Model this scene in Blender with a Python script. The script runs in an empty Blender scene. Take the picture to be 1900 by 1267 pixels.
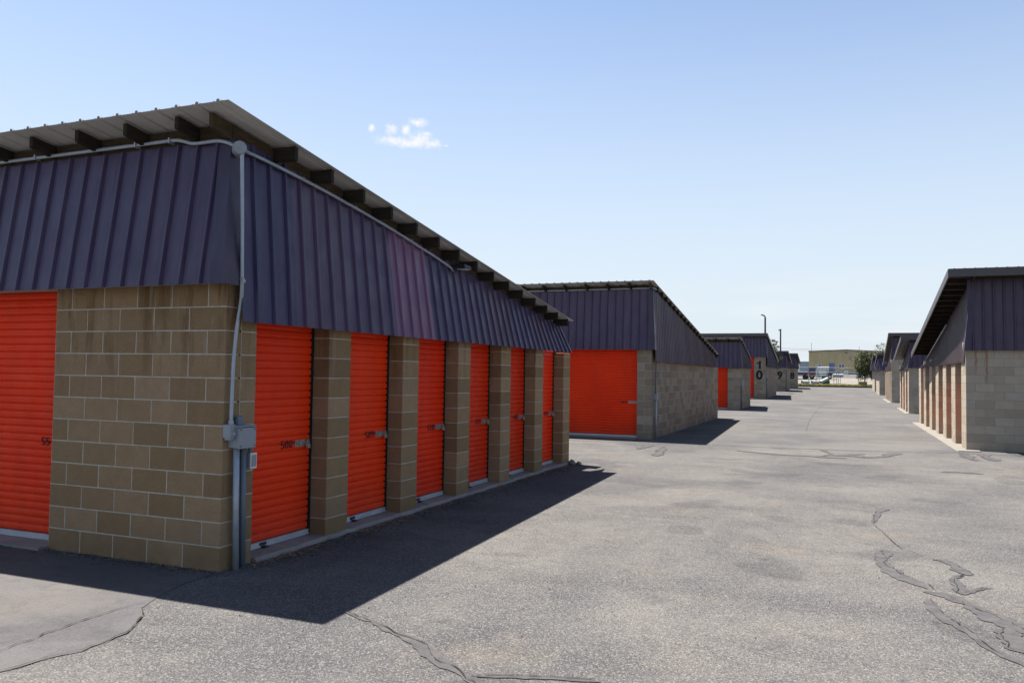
import bpy, bmesh, math, random
from mathutils import Vector, Matrix
random.seed(7)
R = math.radians
scene = bpy.context.scene
COL = scene.collection

# ------------------------------------------------------------------ camera
cam_data = bpy.data.cameras.new('camera')
cam_data.sensor_fit = 'HORIZONTAL'
cam_data.sensor_width = 36.0
cam_data.lens = 1498.03 / 1900 * 36
cam_data.clip_start = 0.05
cam_data.clip_end = 6000
cam = bpy.data.objects.new('camera', cam_data)
COL.objects.link(cam)
rv, uv_, fv = Vector((0.92567, 0.378048, 0.014657)), Vector((0.001397, -0.042157, 0.99911)), Vector((-0.37833, 0.924826, 0.039551))
m = Matrix((rv, uv_, -fv)).transposed().to_4x4()
m.translation = (0, 0, 1.7016)
cam.matrix_world = m
scene.camera = cam

# ------------------------------------------------------------------ exposure
vs = scene.view_settings
vs.view_transform = 'Standard'
vs.look = 'None'
vs.exposure = 1.8
vs.gamma = 1.0
vs.use_curve_mapping = False
scene.cycles.max_bounces = 8
scene.cycles.use_denoising = True

# ------------------------------------------------------------------ sun and sky
SUN = Vector((-0.347, 0.115, 1.0)).normalized()
ELEV = math.asin(SUN.z)
AZ = math.atan2(SUN.x, SUN.y)          # clockwise from +Y
sd = bpy.data.lights.new('sun', 'SUN')
sd.energy = 5.0
sd.angle = R(0.53)
sd.color = (1.0, 0.94, 0.855)
so = bpy.data.objects.new('sun', sd)
so.rotation_euler = SUN.to_track_quat('Z', 'Y').to_euler()
COL.objects.link(so)

world = bpy.data.worlds.new('World')
scene.world = world
world.use_nodes = True
wn, wl = world.node_tree.nodes, world.node_tree.links
wn.clear()
wout = wn.new('ShaderNodeOutputWorld')
bg = wn.new('ShaderNodeBackground')
bg.inputs['Strength'].default_value = 0.0569
sky = wn.new('ShaderNodeTexSky')
sky.sky_type = 'NISHITA'
sky.sun_disc = False
sky.sun_elevation = ELEV
sky.sun_rotation = AZ
sky.altitude = 900
sky.air_density = 1.0
sky.dust_density = 1.4
sky.ozone_density = 1.0
# small fair-weather clouds, fixed to directions of the sky
tc = wn.new('ShaderNodeTexCoord')
def wmath(op, a, b=None, c=None, clamp=False):
    n = wn.new('ShaderNodeMath'); n.operation = op; n.use_clamp = clamp
    for i, v in enumerate((a, b, c)):
        if v is None: continue
        if isinstance(v, (int, float)): n.inputs[i].default_value = v
        else: wl.new(v, n.inputs[i])
    return n.outputs[0]
def wdot(v):
    n = wn.new('ShaderNodeVectorMath'); n.operation = 'DOT_PRODUCT'
    wl.new(tc.outputs['Generated'], n.inputs[0]); n.inputs[1].default_value = v
    return n.outputs['Value']
wnoise = wn.new('ShaderNodeTexNoise'); wnoise.inputs['Scale'].default_value = 130; wnoise.inputs['Detail'].default_value = 6; wnoise.inputs['Roughness'].default_value = 0.62
wl.new(tc.outputs['Generated'], wnoise.inputs['Vector'])
cdir = Vector((-0.4791, 0.8312, 0.282)).normalized()
cr = cdir.cross(Vector((0, 0, 1))).normalized(); cu = cr.cross(cdir)
da, db = wdot(cr), wdot(cu)
front = wmath('GREATER_THAN', wdot(cdir), 0.9)
total = None
K = 1 / 1498.0
for (px, py, rx, ry) in [(10, -14, 46, 9), (22, -7, 20, 14), (-26, -11, 26, 7), (-28, 8, 12, 9), (-62, 7, 5, 7), (20, 21, 16, 8), (-2, 8, 9, 9), (46, -14, 20, 7), (34, 3, 9, 4), (70, -16, 4, 2)]:
    ea = wmath('DIVIDE', wmath('SUBTRACT', da, px * K), rx * K)
    eb = wmath('DIVIDE', wmath('SUBTRACT', db, py * K), ry * K)
    dd = wmath('SUBTRACT', 1.0, wmath('SQRT', wmath('ADD', wmath('MULTIPLY', ea, ea), wmath('MULTIPLY', eb, eb))))
    if py < -50: dd = wmath('MULTIPLY', dd, 0.35)
    total = dd if total is None else wmath('SMOOTH_MAX', total, dd, 0.5)
cl = wmath('ADD', total, wmath('MULTIPLY', wmath('SUBTRACT', wnoise.outputs[0], 0.5), 2.3))
mr = wn.new('ShaderNodeMapRange'); mr.interpolation_type = 'SMOOTHSTEP'
wl.new(cl, mr.inputs['Value']); mr.inputs['From Min'].default_value = -0.40; mr.inputs['From Max'].default_value = 1.10
cloud = wmath('MULTIPLY', wmath('MULTIPLY', mr.outputs[0], front), 0.85)
# thin high streaks low over the horizon all round
sep = wn.new('ShaderNodeSeparateXYZ'); wl.new(tc.outputs['Generated'], sep.inputs[0])
mp = wn.new('ShaderNodeMapping'); mp.inputs['Scale'].default_value = (3, 3, 26); wl.new(tc.outputs['Generated'], mp.inputs[0])
sn = wn.new('ShaderNodeTexNoise'); sn.inputs['Scale'].default_value = 1.6; sn.inputs['Detail'].default_value = 5; wl.new(mp.outputs[0], sn.inputs['Vector'])
mr2 = wn.new('ShaderNodeMapRange'); wl.new(sn.outputs[0], mr2.inputs['Value']); mr2.inputs['From Min'].default_value = 0.5; mr2.inputs['From Max'].default_value = 0.75
low = wn.new('ShaderNodeMapRange'); wl.new(sep.outputs[2], low.inputs['Value'])
low.inputs['From Min'].default_value = 0.16; low.inputs['From Max'].default_value = 0.03
streak = wmath('MULTIPLY', wmath('MULTIPLY', mr2.outputs[0], low.outputs[0]), 0.35)
mixc = wn.new('ShaderNodeMix'); mixc.data_type = 'RGBA'
# pale summer haze low in the air, the same all round the horizon
hz = wn.new('ShaderNodeMapRange'); hz.interpolation_type = 'SMOOTHSTEP'; wl.new(sep.outputs[2], hz.inputs['Value'])
hz.inputs['From Min'].default_value = 0.54; hz.inputs['From Max'].default_value = -0.02; hz.inputs['To Max'].default_value = 0.95
hmix = wn.new('ShaderNodeMix'); hmix.data_type = 'RGBA'; wl.new(hz.outputs[0], hmix.inputs['Factor'])
wl.new(sky.outputs[0], hmix.inputs['A']); hmix.inputs['B'].default_value = (3.78, 4.18, 4.52, 1)
wl.new(wmath('MAXIMUM', cloud, streak), mixc.inputs['Factor'])
wl.new(hmix.outputs['Result'], mixc.inputs['A'])
mixc.inputs['B'].default_value = (5.2, 5.2 * 0.985, 5.2 * 0.99, 1)
wl.new(mixc.outputs['Result'], bg.inputs['Color'])
wl.new(bg.outputs[0], wout.inputs[0])

# ------------------------------------------------------------------ node helpers and materials
class NT:
    def __init__(self, name, rough=0.8, spec=0.3, metal=0.0):
        self.m = bpy.data.materials.new(name); self.m.use_nodes = True
        self.n, self.l = self.m.node_tree.nodes, self.m.node_tree.links
        self.b = self.n['Principled BSDF']
        self.b.inputs['Roughness'].default_value = rough
        self.b.inputs['Specular IOR Level'].default_value = spec
        self.b.inputs['Metallic'].default_value = metal
    def put(self, sock, v):
        if isinstance(v, (int, float)): sock.default_value = v
        elif isinstance(v, (tuple, list)): sock.default_value = tuple(v) if len(v) != 3 or sock.type == 'VECTOR' else (*v, 1)
        else: self.l.new(v, sock)
    def math(self, op, a, b=None, clamp=False):
        n = self.n.new('ShaderNodeMath'); n.operation = op; n.use_clamp = clamp
        self.put(n.inputs[0], a)
        if b is not None: self.put(n.inputs[1], b)
        return n.outputs[0]
    def pos(self, scale=(1, 1, 1), obj=False):
        if obj: src = self.n.new('ShaderNodeTexCoord').outputs['Object']
        else: src = self.n.new('ShaderNodeNewGeometry').outputs['Position']
        if scale == (1, 1, 1): return src
        mp = self.n.new('ShaderNodeMapping'); mp.inputs['Scale'].default_value = scale
        self.l.new(src, mp.inputs[0]); return mp.outputs[0]
    def noise(self, vec, scale, detail=4, rough=0.55, dist=0.0):
        n = self.n.new('ShaderNodeTexNoise'); self.l.new(vec, n.inputs['Vector'])
        n.inputs['Scale'].default_value = scale; n.inputs['Detail'].default_value = detail
        n.inputs['Roughness'].default_value = rough; n.inputs['Distortion'].default_value = dist
        return n.outputs[0]
    def voro(self, vec, scale, feature='F1'):
        n = self.n.new('ShaderNodeTexVoronoi'); n.feature = feature; self.l.new(vec, n.inputs['Vector'])
        n.inputs['Scale'].default_value = scale
        return n.outputs['Distance'], n.outputs.get('Color')
    def rng(self, v, a, b, c=0.0, d=1.0, smooth=False):
        n = self.n.new('ShaderNodeMapRange'); self.put(n.inputs['Value'], v)
        if smooth: n.interpolation_type = 'SMOOTHSTEP'
        n.inputs['From Min'].default_value = a; n.inputs['From Max'].default_value = b
        n.inputs['To Min'].default_value = c; n.inputs['To Max'].default_value = d
        return n.outputs[0]
    def mix(self, f, a, b, mode='MIX'):
        n = self.n.new('ShaderNodeMix'); n.data_type = 'RGBA'; n.blend_type = mode
        self.put(n.inputs['Factor'], f); self.put(n.inputs['A'], a); self.put(n.inputs['B'], b)
        return n.outputs['Result']
    def ramp(self, v, stops):
        n = self.n.new('ShaderNodeValToRGB'); self.put(n.inputs[0], v)
        e = n.color_ramp.elements
        while len(e) < len(stops): e.new(0.5)
        for i, (p, c) in enumerate(stops): e[i].position = p; e[i].color = (*c, 1)
        return n.outputs[0]
    def sepz(self, vec, i=2):
        n = self.n.new('ShaderNodeSeparateXYZ'); self.l.new(vec, n.inputs[0]); return n.outputs[i]
    def rnd(self):                      # one random number per loose piece and per object
        a = self.n.new('ShaderNodeNewGeometry').outputs['Random Per Island']
        b = self.n.new('ShaderNodeObjectInfo').outputs['Random']
        return self.math('FRACT', self.math('ADD', a, b))
    def tint(self): return self.n.new('ShaderNodeObjectInfo').outputs['Color']
    def bump(self, h, strength=0.3, dist=0.01):
        n = self.n.new('ShaderNodeBump'); n.inputs['Strength'].default_value = strength; n.inputs['Distance'].default_value = dist
        self.l.new(h, n.inputs['Height']); self.l.new(n.outputs[0], self.b.inputs['Normal'])
    def col(self, c): self.put(self.b.inputs['Base Color'], c)
    def rough(self, r): self.put(self.b.inputs['Roughness'], r)
def plain(name, c, rough=0.6, spec=0.3, metal=0.0, var=0.15, scale=6):
    t = NT(name, rough, spec, metal); v = t.pos()
    n = t.noise(v, scale, 5)
    t.col(t.mix(t.rng(n, 0.3, 0.7), tuple(x * (1 - var) for x in c), tuple(min(1, x * (1 + var)) for x in c)))
    t.rough(t.rng(n, 0.3, 0.7, rough - 0.06, rough + 0.06))
    return t.m
M = {}
def mat_block(name, ca, cb, stain, streaks=1.0, rust=()):
    t = NT(name, 0.92, 0.15); v = t.pos(); z = t.sepz(v)
    r = t.rnd()
    base = t.mix(r, ca, cb)
    r2 = t.math('FRACT', t.math('MULTIPLY', r, 7.31))
    base = t.mix(t.rng(r2, 0.62, 1.0, 0, 0.55), base, tuple(x * 0.66 for x in ca))
    base = t.mix(t.rng(r2, 0.22, 0.0, 0, 0.6), base, (cb[0] * 1.0, cb[1] * 1.05, cb[2] * 1.22))
    g = t.noise(v, 7, 5, 0.6)
    base = t.mix(t.rng(g, 0.3, 0.75), base, t.mix(0.4, base, tuple(x * 0.72 for x in ca)))
    fine = t.noise(v, 190, 3, 0.7)
    base = t.mix(t.rng(fine, 0.35, 0.75, 0, 0.55), base, tuple(x * 0.42 for x in ca), 'MIX')
    spk = t.noise(v, 120, 2, 0.6)
    base = t.mix(t.rng(spk, 0.62, 0.75, 0, 0.5), base, tuple(min(1, x * 1.25) for x in cb))
    # rain run stains in the upper courses
    sv = t.pos((5.5, 5.5, 0.7)); s = t.noise(sv, 1.5, 4, 0.6)
    up = t.rng(z, 1.2, 2.4, 0.0, 1.0, True)
    base = t.mix(t.math('MULTIPLY', t.math('MULTIPLY', t.rng(s, 0.52, 0.66), up), 0.85 * streaks), base, stain)
    s2 = t.noise(sv, 3.1, 3, 0.6)
    base = t.mix(t.math('MULTIPLY', t.math('MULTIPLY', t.rng(s2, 0.58, 0.7), up), 0.45 * streaks), base, (0.33, 0.29, 0.24))
    for x0, zl in rust:                   # rust run down from a fixing under the eave
        dx = t.math('ABSOLUTE', t.math('SUBTRACT', t.math('ADD', t.sepz(v, 0), t.math('MULTIPLY', t.math('SUBTRACT', t.noise(v, 9, 3), 0.5), 0.05)), x0))
        f = t.math('MULTIPLY', t.rng(dx, 0.045, 0.0, 0, 1, True), t.rng(z, zl, zl + 0.45, 0, 0.75, True))
        f = t.math('MULTIPLY', f, t.rng(t.sepz(v, 1), 23.0, 22.9))
        base = t.mix(f, base, (0.21, 0.10, 0.045))
    # splash dirt near the ground
    lowd = t.math('MULTIPLY', t.rng(z, 0.45, 0.0, 0, 0.5, True), t.rng(t.noise(v, 3.0, 4), 0.35, 0.65))
    base = t.mix(lowd, base, tuple(x * 0.6 for x in ca))
    t.col(base)
    h = t.math('ADD', t.math('MULTIPLY', fine, 1.0), t.math('MULTIPLY', t.noise(v, 45, 4, 0.65), 1.4))
    t.bump(h, 0.8, 0.008)
    return t.m
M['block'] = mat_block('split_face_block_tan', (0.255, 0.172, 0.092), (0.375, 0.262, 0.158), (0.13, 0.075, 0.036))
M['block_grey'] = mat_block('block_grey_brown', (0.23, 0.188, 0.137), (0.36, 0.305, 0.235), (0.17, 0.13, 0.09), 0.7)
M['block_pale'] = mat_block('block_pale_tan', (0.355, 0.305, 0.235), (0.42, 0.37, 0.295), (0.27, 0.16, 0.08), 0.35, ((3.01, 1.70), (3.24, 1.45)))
M['mortar'] = plain('mortar', (0.36, 0.33, 0.275), 0.95, 0.1, 0, 0.15, 12)
M['mortar_dark'] = plain('mortar_dark', (0.23, 0.21, 0.18), 0.95, 0.1, 0, 0.2, 12)
M['mortar_dull'] = plain('mortar_dull', (0.30, 0.275, 0.23), 0.95, 0.1, 0, 0.15, 12)
def mat_fascia():
    t = NT('painted_steel_brown', 0.40, 0.42); v = t.pos()
    c = t.mix(t.rng(t.noise(t.pos((9, 9, 0.5)), 1.3, 4), 0.3, 0.7), (0.031, 0.021, 0.054), (0.047, 0.032, 0.074))
    st = t.noise(t.pos((30, 30, 0.6)), 1.0, 3)
    c = t.mix(t.rng(st, 0.5, 0.8, 0, 0.35), c, (0.085, 0.066, 0.098))
    c = t.mix(1.0, c, t.tint(), 'MULTIPLY')
    scr = t.math('MULTIPLY', t.rng(t.noise(t.pos((60, 60, 2)), 1.5, 2), 0.73, 0.76), t.rng(t.noise(v, 2, 2), 0.6, 0.7))
    c = t.mix(t.math('MULTIPLY', scr, 0.5), c, (0.4, 0.38, 0.38))
    t.col(c); t.rough(t.rng(t.noise(v, 4, 4), 0.3, 0.7, 0.34, 0.52))
    t.bump(t.noise(t.pos((1, 1, 0.25)), 2.2, 2), 0.10, 0.02)
    return t.m
M['fascia'] = mat_fascia()
def mat_door():
    t = NT('roll_up_door_orange', 0.45, 0.2); v = t.pos()
    c = t.mix(t.rng(t.noise(v, 1.1, 4), 0.3, 0.7), (0.68, 0.026, 0.001), (0.78, 0.038, 0.002))
    d = t.noise(t.pos((5, 5, 40)), 2.2, 4, 0.65)
    c = t.mix(t.rng(d, 0.62, 0.76, 0, 0.55), c, (0.40, 0.12, 0.07))
    lo = t.math('MULTIPLY', t.rng(t.sepz(v), 0.5, 0.05, 0, 0.3, True), t.noise(v, 5, 4))
    c = t.mix(lo, c, (0.30, 0.10, 0.05))
    fade = t.noise(t.pos((3.5, 3.5, 0.5)), 1.0, 4, 0.6)
    c = t.mix(t.rng(fade, 0.45, 0.75, 0, 0.5), c, (0.52, 0.034, 0.006))
    c = t.mix(1.0, c, t.tint(), 'MULTIPLY')
    t.bump(t.noise(v, 4.5, 3), 0.12, 0.02)
    t.col(c); t.rough(t.rng(t.noise(v, 6, 4), 0.3, 0.7, 0.36, 0.6))
    return t.m
M['door'] = mat_door()
M['bar'] = plain('galvanised_bar', (0.42, 0.43, 0.45), 0.45, 0.5, 0.3, 0.12)
M['galv'] = plain('galvanised_conduit', (0.27, 0.31, 0.36), 0.42, 0.5, 0.3, 0.1, 9)
M['pvc'] = plain('grey_plastic_pipe', (0.10, 0.125, 0.155), 0.5, 0.4, 0, 0.08)
M['greybox'] = plain('grey_enamel_box', (0.21, 0.235, 0.265), 0.45, 0.45, 0, 0.06)
M['white'] = plain('white_paint', (0.52, 0.52, 0.52), 0.5, 0.4, 0, 0.05)
M['dark'] = plain('dark_gap', (0.012, 0.012, 0.013), 0.8, 0.2)
M['steel'] = plain('latch_steel', (0.28, 0.27, 0.255), 0.4, 0.5, 0.6, 0.2, 30)
M['ink'] = plain('black_stencil_paint', (0.015, 0.015, 0.018), 0.7, 0.2)
M['screw'] = plain('screw_head', (0.02, 0.018, 0.025), 0.5, 0.4)
def mat_wood(name, ca, cb):
    t = NT(name, 0.9, 0.12); v = t.pos((5, 5, 38))
    n = t.noise(v, 1.0, 5, 0.6)
    c = t.mix(t.rng(n, 0.3, 0.7), ca, cb)
    c = t.mix(t.rng(t.rnd(), 0, 1, 0, 0.4), c, ca)
    t.col(c); t.bump(n, 0.3, 0.004); return t.m
M['wood'] = mat_wood('weathered_lumber', (0.019, 0.016, 0.013), (0.040, 0.032, 0.025))
M['wood_tan'] = mat_wood('header_board', (0.030, 0.022, 0.014), (0.075, 0.053, 0.030))
def mat_roof():
    t = NT('roof_sheet_zinc', 0.55, 0.4, 0.0); v = t.pos()
    c = t.mix(t.rng(t.noise(v, 1.5, 4), 0.3, 0.7), (0.36, 0.36, 0.355), (0.46, 0.46, 0.455))
    c = t.mix(t.rng(t.noise(v, 9, 4), 0.55, 0.75, 0, 0.3), c, (0.33, 0.31, 0.28))
    t.col(t.mix(1.0, c, t.tint(), 'MULTIPLY')); return t.m
M['roof'] = mat_roof()
M['trim_dark'] = plain('dark_eave_trim', (0.050, 0.044, 0.048), 0.45, 0.45, 0, 0.15)
def mat_concrete(name, a, b):
    t = NT(name, 0.92, 0.15); v = t.pos()
    c = t.mix(t.rng(t.noise(v, 2.5, 6, 0.65), 0.3, 0.7), a, b)
    c = t.mix(t.rng(t.noise(v, 90, 3), 0.55, 0.75, 0, 0.5), c, tuple(x * 0.55 for x in a))
    t.col(c); t.bump(t.noise(v, 40, 5, 0.7), 0.5, 0.008); return t.m
M['concrete'] = mat_concrete('concrete', (0.17, 0.155, 0.145), (0.25, 0.23, 0.21))
M['concrete_pale'] = mat_concrete('concrete_pale', (0.125, 0.117, 0.105), (0.16, 0.15, 0.135))
def mat_asphalt(name, lo, hi, stone, speck=1.0, tintv=1.0):
    t = NT(name, 0.95, 0.07); v = t.pos()
    big = t.noise(v, 0.35, 6, 0.62, 0.4)
    c = t.mix(t.rng(big, 0.32, 0.68, 0, 1, True), lo, hi)
    # old traffic and drainage bands running across and along the lot
    band = t.noise(t.pos((0.30, 1.6, 1)), 0.9, 5, 0.6)
    c = t.mix(t.rng(band, 0.50, 0.72, 0, 0.45 * tintv), c, tuple(x * 0.62 for x in lo))
    trk = t.noise(t.pos((1.1, 0.045, 1)), 1.0, 4, 0.55)
    c = t.mix(t.rng(trk, 0.52, 0.68, 0, 0.30 * tintv), c, (lo[0] * 0.74, lo[1] * 0.74, lo[2] * 0.76))
    warm = t.noise(v, 0.8, 4, 0.6)
    c = t.mix(t.rng(warm, 0.55, 0.72, 0, 0.55 * tintv), c, (hi[0] * 1.16, hi[1] * 1.03, hi[2] * 0.88))
    mid = t.noise(v, 5.5, 6, 0.68)
    c = t.mix(t.rng(mid, 0.50, 0.72, 0, 0.5), c, tuple(x * 0.66 for x in lo))
    d, vc = t.voro(v, 100)
    rv_ = t.sepz(vc, 0); rg = t.sepz(vc, 1)
    d2, vc2 = t.voro(v, 230)
    r2 = t.sepz(vc2, 0)
    c = t.mix(t.rng(rv_, 0.62, 0.95, 0, 0.6 * speck), c, stone)
    c = t.mix(t.rng(rg, 0.66, 0.95, 0, 0.5 * speck), c, tuple(x * 0.38 for x in lo))
    c = t.mix(t.rng(r2, 0.6, 1.0, 0, 0.42 * speck), c, tuple(x * 0.42 for x in lo))
    c = t.mix(t.rng(t.sepz(vc2, 1), 0.78, 1.0, 0, 0.55 * speck), c, tuple(x * 1.1 for x in stone))
    spot = t.noise(v, 0.9, 2, 0.4)
    c = t.mix(t.math('MULTIPLY', t.rng(spot, 0.60, 0.66, 0, 1, True), t.rng(t.noise(v, 22, 4, 0.7), 0.3, 0.7, 0.1, 0.45 * tintv)), c, tuple(x * 0.5 for x in lo))
    stain = t.noise(v, 1.7, 3, 0.5)
    c = t.mix(t.math('MULTIPLY', t.rng(stain, 0.66, 0.78), t.rng(t.noise(v, 12, 4, 0.7), 0.35, 0.7, 0, 0.55)), c, tuple(x * 0.4 for x in lo))
    t.col(c)
    h = t.math('ADD', t.math('MULTIPLY', d, -0.9 * speck), t.math('ADD', t.math('MULTIPLY', d2, -0.35 * speck), t.math('MULTIPLY', t.noise(v, 26, 5, 0.7), 0.5)))
    t.bump(h, 0.55 * (0.5 + 0.5 * speck), 0.012)
    return t.m
AL = 0.49
M['asphalt'] = mat_asphalt('asphalt_worn_coarse', (0.099 * AL, 0.101 * AL, 0.113 * AL), (0.212 * AL, 0.203 * AL, 0.195 * AL), (0.37 * AL, 0.35 * AL, 0.32 * AL), 1.0)
M['asphalt_road'] = mat_asphalt('asphalt_worn_fine', (0.128 * AL, 0.128 * AL, 0.136 * AL), (0.194 * AL, 0.187 * AL, 0.182 * AL), (0.27 * AL, 0.26 * AL, 0.24 * AL), 0.5, 0.6)
M['asphalt_patch'] = mat_asphalt('asphalt_patch_smooth', (0.122 * AL, 0.120 * AL, 0.130 * AL), (0.176 * AL, 0.169 * AL, 0.168 * AL), (0.26 * AL, 0.25 * AL, 0.24 * AL), 0.32, 0.7)
def mat_seal():
    t = NT('crack_sealant', 0.85, 0.2); v = t.pos()
    c = t.mix(t.rng(t.noise(v, 9, 5, 0.65), 0.32, 0.7), (0.070 * AL, 0.068 * AL, 0.074 * AL), (0.132 * AL, 0.127 * AL, 0.128 * AL))
    c = t.mix(t.rng(t.noise(v, 110, 2), 0.62, 0.8, 0, 0.6), c, (0.2 * AL, 0.18 * AL, 0.16 * AL))
    t.col(c); t.bump(t.noise(v, 60, 3), 0.3, 0.004); return t.m
M['seal'] = mat_seal()
M['crack'] = plain('open_crack', (0.022, 0.020, 0.018), 0.95, 0.1, 0, 0.4, 14)
M['gravel'] = mat_asphalt('gravel_lot', (0.125, 0.117, 0.104), (0.16, 0.149, 0.133), (0.19, 0.175, 0.155), 0.5, 0.5)
def mat_grass():
    t = NT('dry_grass', 0.9, 0.1); v = t.pos()
    t.col(t.mix(t.rnd(), (0.16, 0.15, 0.035), (0.30, 0.26, 0.085))); return t.m
M['grass'] = mat_grass()
def mat_leaf(name, a, b):
    t = NT(name, 0.6, 0.3); t.col(t.mix(t.rnd(), a, b))
    t.b.inputs['Transmission Weight'].default_value = 0.0
    return t.m
M['leaf'] = mat_leaf('leaves_green', (0.016, 0.028, 0.009), (0.065, 0.072, 0.020))
M['leaf2'] = mat_leaf('leaves_grey_green', (0.028, 0.04, 0.016), (0.08, 0.092, 0.035))
M['straw'] = plain('dry_straw', (0.22, 0.17, 0.10), 0.9, 0.1, 0, 0.5, 40)
M['bark'] = plain('bark', (0.10, 0.08, 0.06), 0.95, 0.1, 0, 0.3)
def mat_ribwall(name, a, b):
    t = NT(name, 0.55, 0.4); v = t.pos()
    t.col(t.mix(t.rng(t.noise(t.pos((1, 1, 0.2)), 1.2, 4), 0.3, 0.7), a, b)); return t.m
M['tan'] = mat_ribwall('tan_steel', (0.35, 0.30, 0.172), (0.41, 0.355, 0.21))
M['blue'] = plain('blue_paint', (0.085, 0.13, 0.30), 0.5, 0.4)
M['bluegrey'] = plain('blue_grey_steel', (0.20, 0.27, 0.34), 0.55, 0.4)
M['glass'] = plain('dark_glass', (0.03, 0.05, 0.10), 0.08, 0.7, 0, 0.1)
M['maroon'] = plain('maroon_car_paint', (0.10, 0.012, 0.02), 0.25, 0.6, 0, 0.05)
M['navy'] = plain('dark_blue_car_paint', (0.02, 0.03, 0.06), 0.25, 0.6, 0, 0.05)
M['tyre'] = plain('tyre_rubber', (0.02, 0.02, 0.02), 0.85, 0.2)
M['pipe'] = plain('white_plastic_pipe', (0.28, 0.31, 0.34), 0.4, 0.4, 0, 0.05)
M['green'] = plain('green_painted_steel', (0.015, 0.10, 0.065), 0.5, 0.4)
M['planter'] = plain('weathered_wood_planter', (0.30, 0.24, 0.09), 0.85, 0.2)
M['soil'] = plain('soil', (0.06, 0.045, 0.03), 0.95, 0.1)
M['lens'] = plain('lamp_lens', (0.55, 0.56, 0.56), 0.2, 0.6)
M['brass'] = plain('brass_padlock', (0.55, 0.50, 0.42), 0.3, 0.5, 0.8, 0.1)

# ------------------------------------------------------------------ mesh helpers
class MB:
    """collects boxes, prisms, tubes ... and links them as ONE mesh object"""
    def __init__(self): self.v, self.f = [], []
    def add(self, vs, fs):
        k = len(self.v); self.v += [tuple(p) for p in vs]; self.f += [tuple(i + k for i in f) for f in fs]
    def box(self, a, b, jit=0.0):
        (x0, y0, z0), (x1, y1, z1) = a, b
        P = [(x, y, z) for z in (z0, z1) for y in (y0, y1) for x in (x0, x1)]
        if jit: P = [tuple(c + random.uniform(-jit, jit) for c in p) for p in P]
        self.add(P, [(0, 2, 3, 1), (4, 5, 7, 6), (0, 1, 5, 4), (2, 6, 7, 3), (0, 4, 6, 2), (1, 3, 7, 5)])
    def hexa(self, P):                   # 8 points, bottom four then top four, both going round
        self.add(P, [(3, 2, 1, 0), (4, 5, 6, 7), (0, 1, 5, 4), (1, 2, 6, 5), (2, 3, 7, 6), (3, 0, 4, 7)])
    def prism(self, poly, d):            # polygon (3-D points) pushed along d
        n = len(poly); d = Vector(d)
        P = [Vector(p) for p in poly] + [Vector(p) + d for p in poly]
        self.add(P, [tuple(range(n - 1, -1, -1)), tuple(range(n, 2 * n))] + [(i, (i + 1) % n, n + (i + 1) % n, n + i) for i in range(n)])
    def loft(self, A, B):                # closed loop A to closed loop B, capped
        n = len(A); self.add(list(A) + list(B), [tuple(range(n - 1, -1, -1)), tuple(range(n, 2 * n))] + [(i, (i + 1) % n, n + (i + 1) % n, n + i) for i in range(n)])
    def tube(self, path, r, n=10, cap=True):
        path = [Vector(p) for p in path]; rs = r if isinstance(r, (list, tuple)) else [r] * len(path)
        rings = []; prev = None
        for i, p in enumerate(path):
            d = (path[min(i + 1, len(path) - 1)] - path[max(i - 1, 0)]).normalized()
            if prev is None:
                a = Vector((0, 0, 1)) if abs(d.z) < 0.9 else Vector((1, 0, 0))
                u = d.cross(a).normalized()
            else:
                u = (prev - d * prev.dot(d)).normalized()
            prev = u; w = d.cross(u)
            rings.append([p + (u * math.cos(2 * math.pi * k / n) + w * math.sin(2 * math.pi * k / n)) * rs[i] for k in range(n)])
        fs = []
        for i in range(len(rings) - 1):
            fs += [(i * n + k, i * n + (k + 1) % n, (i + 1) * n + (k + 1) % n, (i + 1) * n + k) for k in range(n)]
        if cap: fs += [tuple(range(n - 1, -1, -1)), tuple((len(rings) - 1) * n + k for k in range(n))]
        self.add([q for ring in rings for q in ring], fs)
    def mesh(self, name, mat, smooth=False):
        me = bpy.data.meshes.new(name); me.from_pydata(self.v, [], self.f)
        bm = bmesh.new(); bm.from_mesh(me); bmesh.ops.recalc_face_normals(bm, faces=bm.faces); bm.to_mesh(me); bm.free()
        if smooth: me.polygons.foreach_set('use_smooth', [True] * len(me.polygons))
        me.materials.append(mat); me.update(); return me
    def build(self, name, mat, parent=None, loc=(0, 0, 0), smooth=False):
        return link(name, self.mesh(name, mat, smooth), parent, loc)
def link(name, data, parent=None, loc=(0, 0, 0)):
    o = bpy.data.objects.new(name, data); COL.objects.link(o); o.parent = parent; o.location = loc; return o
def tag(o, label=None, cat=None, group=None, kind=None):
    for k, v in (('label', label), ('category', cat), ('group', group), ('kind', kind)):
        if v: o[k] = v
    return o
def thing(name, loc, label, cat, group=None):
    o = bpy.data.objects.new(name, None); o.empty_display_size = 0.2; COL.objects.link(o); o.location = loc
    return tag(o, label, cat, group)
def structure(o): o['kind'] = 'structure'; return o
def text(name, s, mat, parent, origin, ax, up, height, bold=0.0, depth=0.002, spacing=1.0, align='LEFT'):
    cu = bpy.data.curves.new(name, 'FONT'); cu.body = s; cu.size = height / 0.70; cu.extrude = depth; cu.offset = bold
    cu.space_character = spacing; cu.align_x = align; cu.materials.append(mat)
    o = link(name, cu, parent)
    ax, up = Vector(ax).normalized(), Vector(up).normalized(); n = ax.cross(up)
    mm = Matrix((ax, up, n)).transposed().to_4x4(); mm.translation = origin
    o.matrix_local = mm
    bpy.context.view_layer.update()
    me = bpy.data.meshes.new_from_object(o); q = link(name, me, parent); q.matrix_local = mm
    bpy.data.objects.remove(o); return q
_blocks = {}
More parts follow.
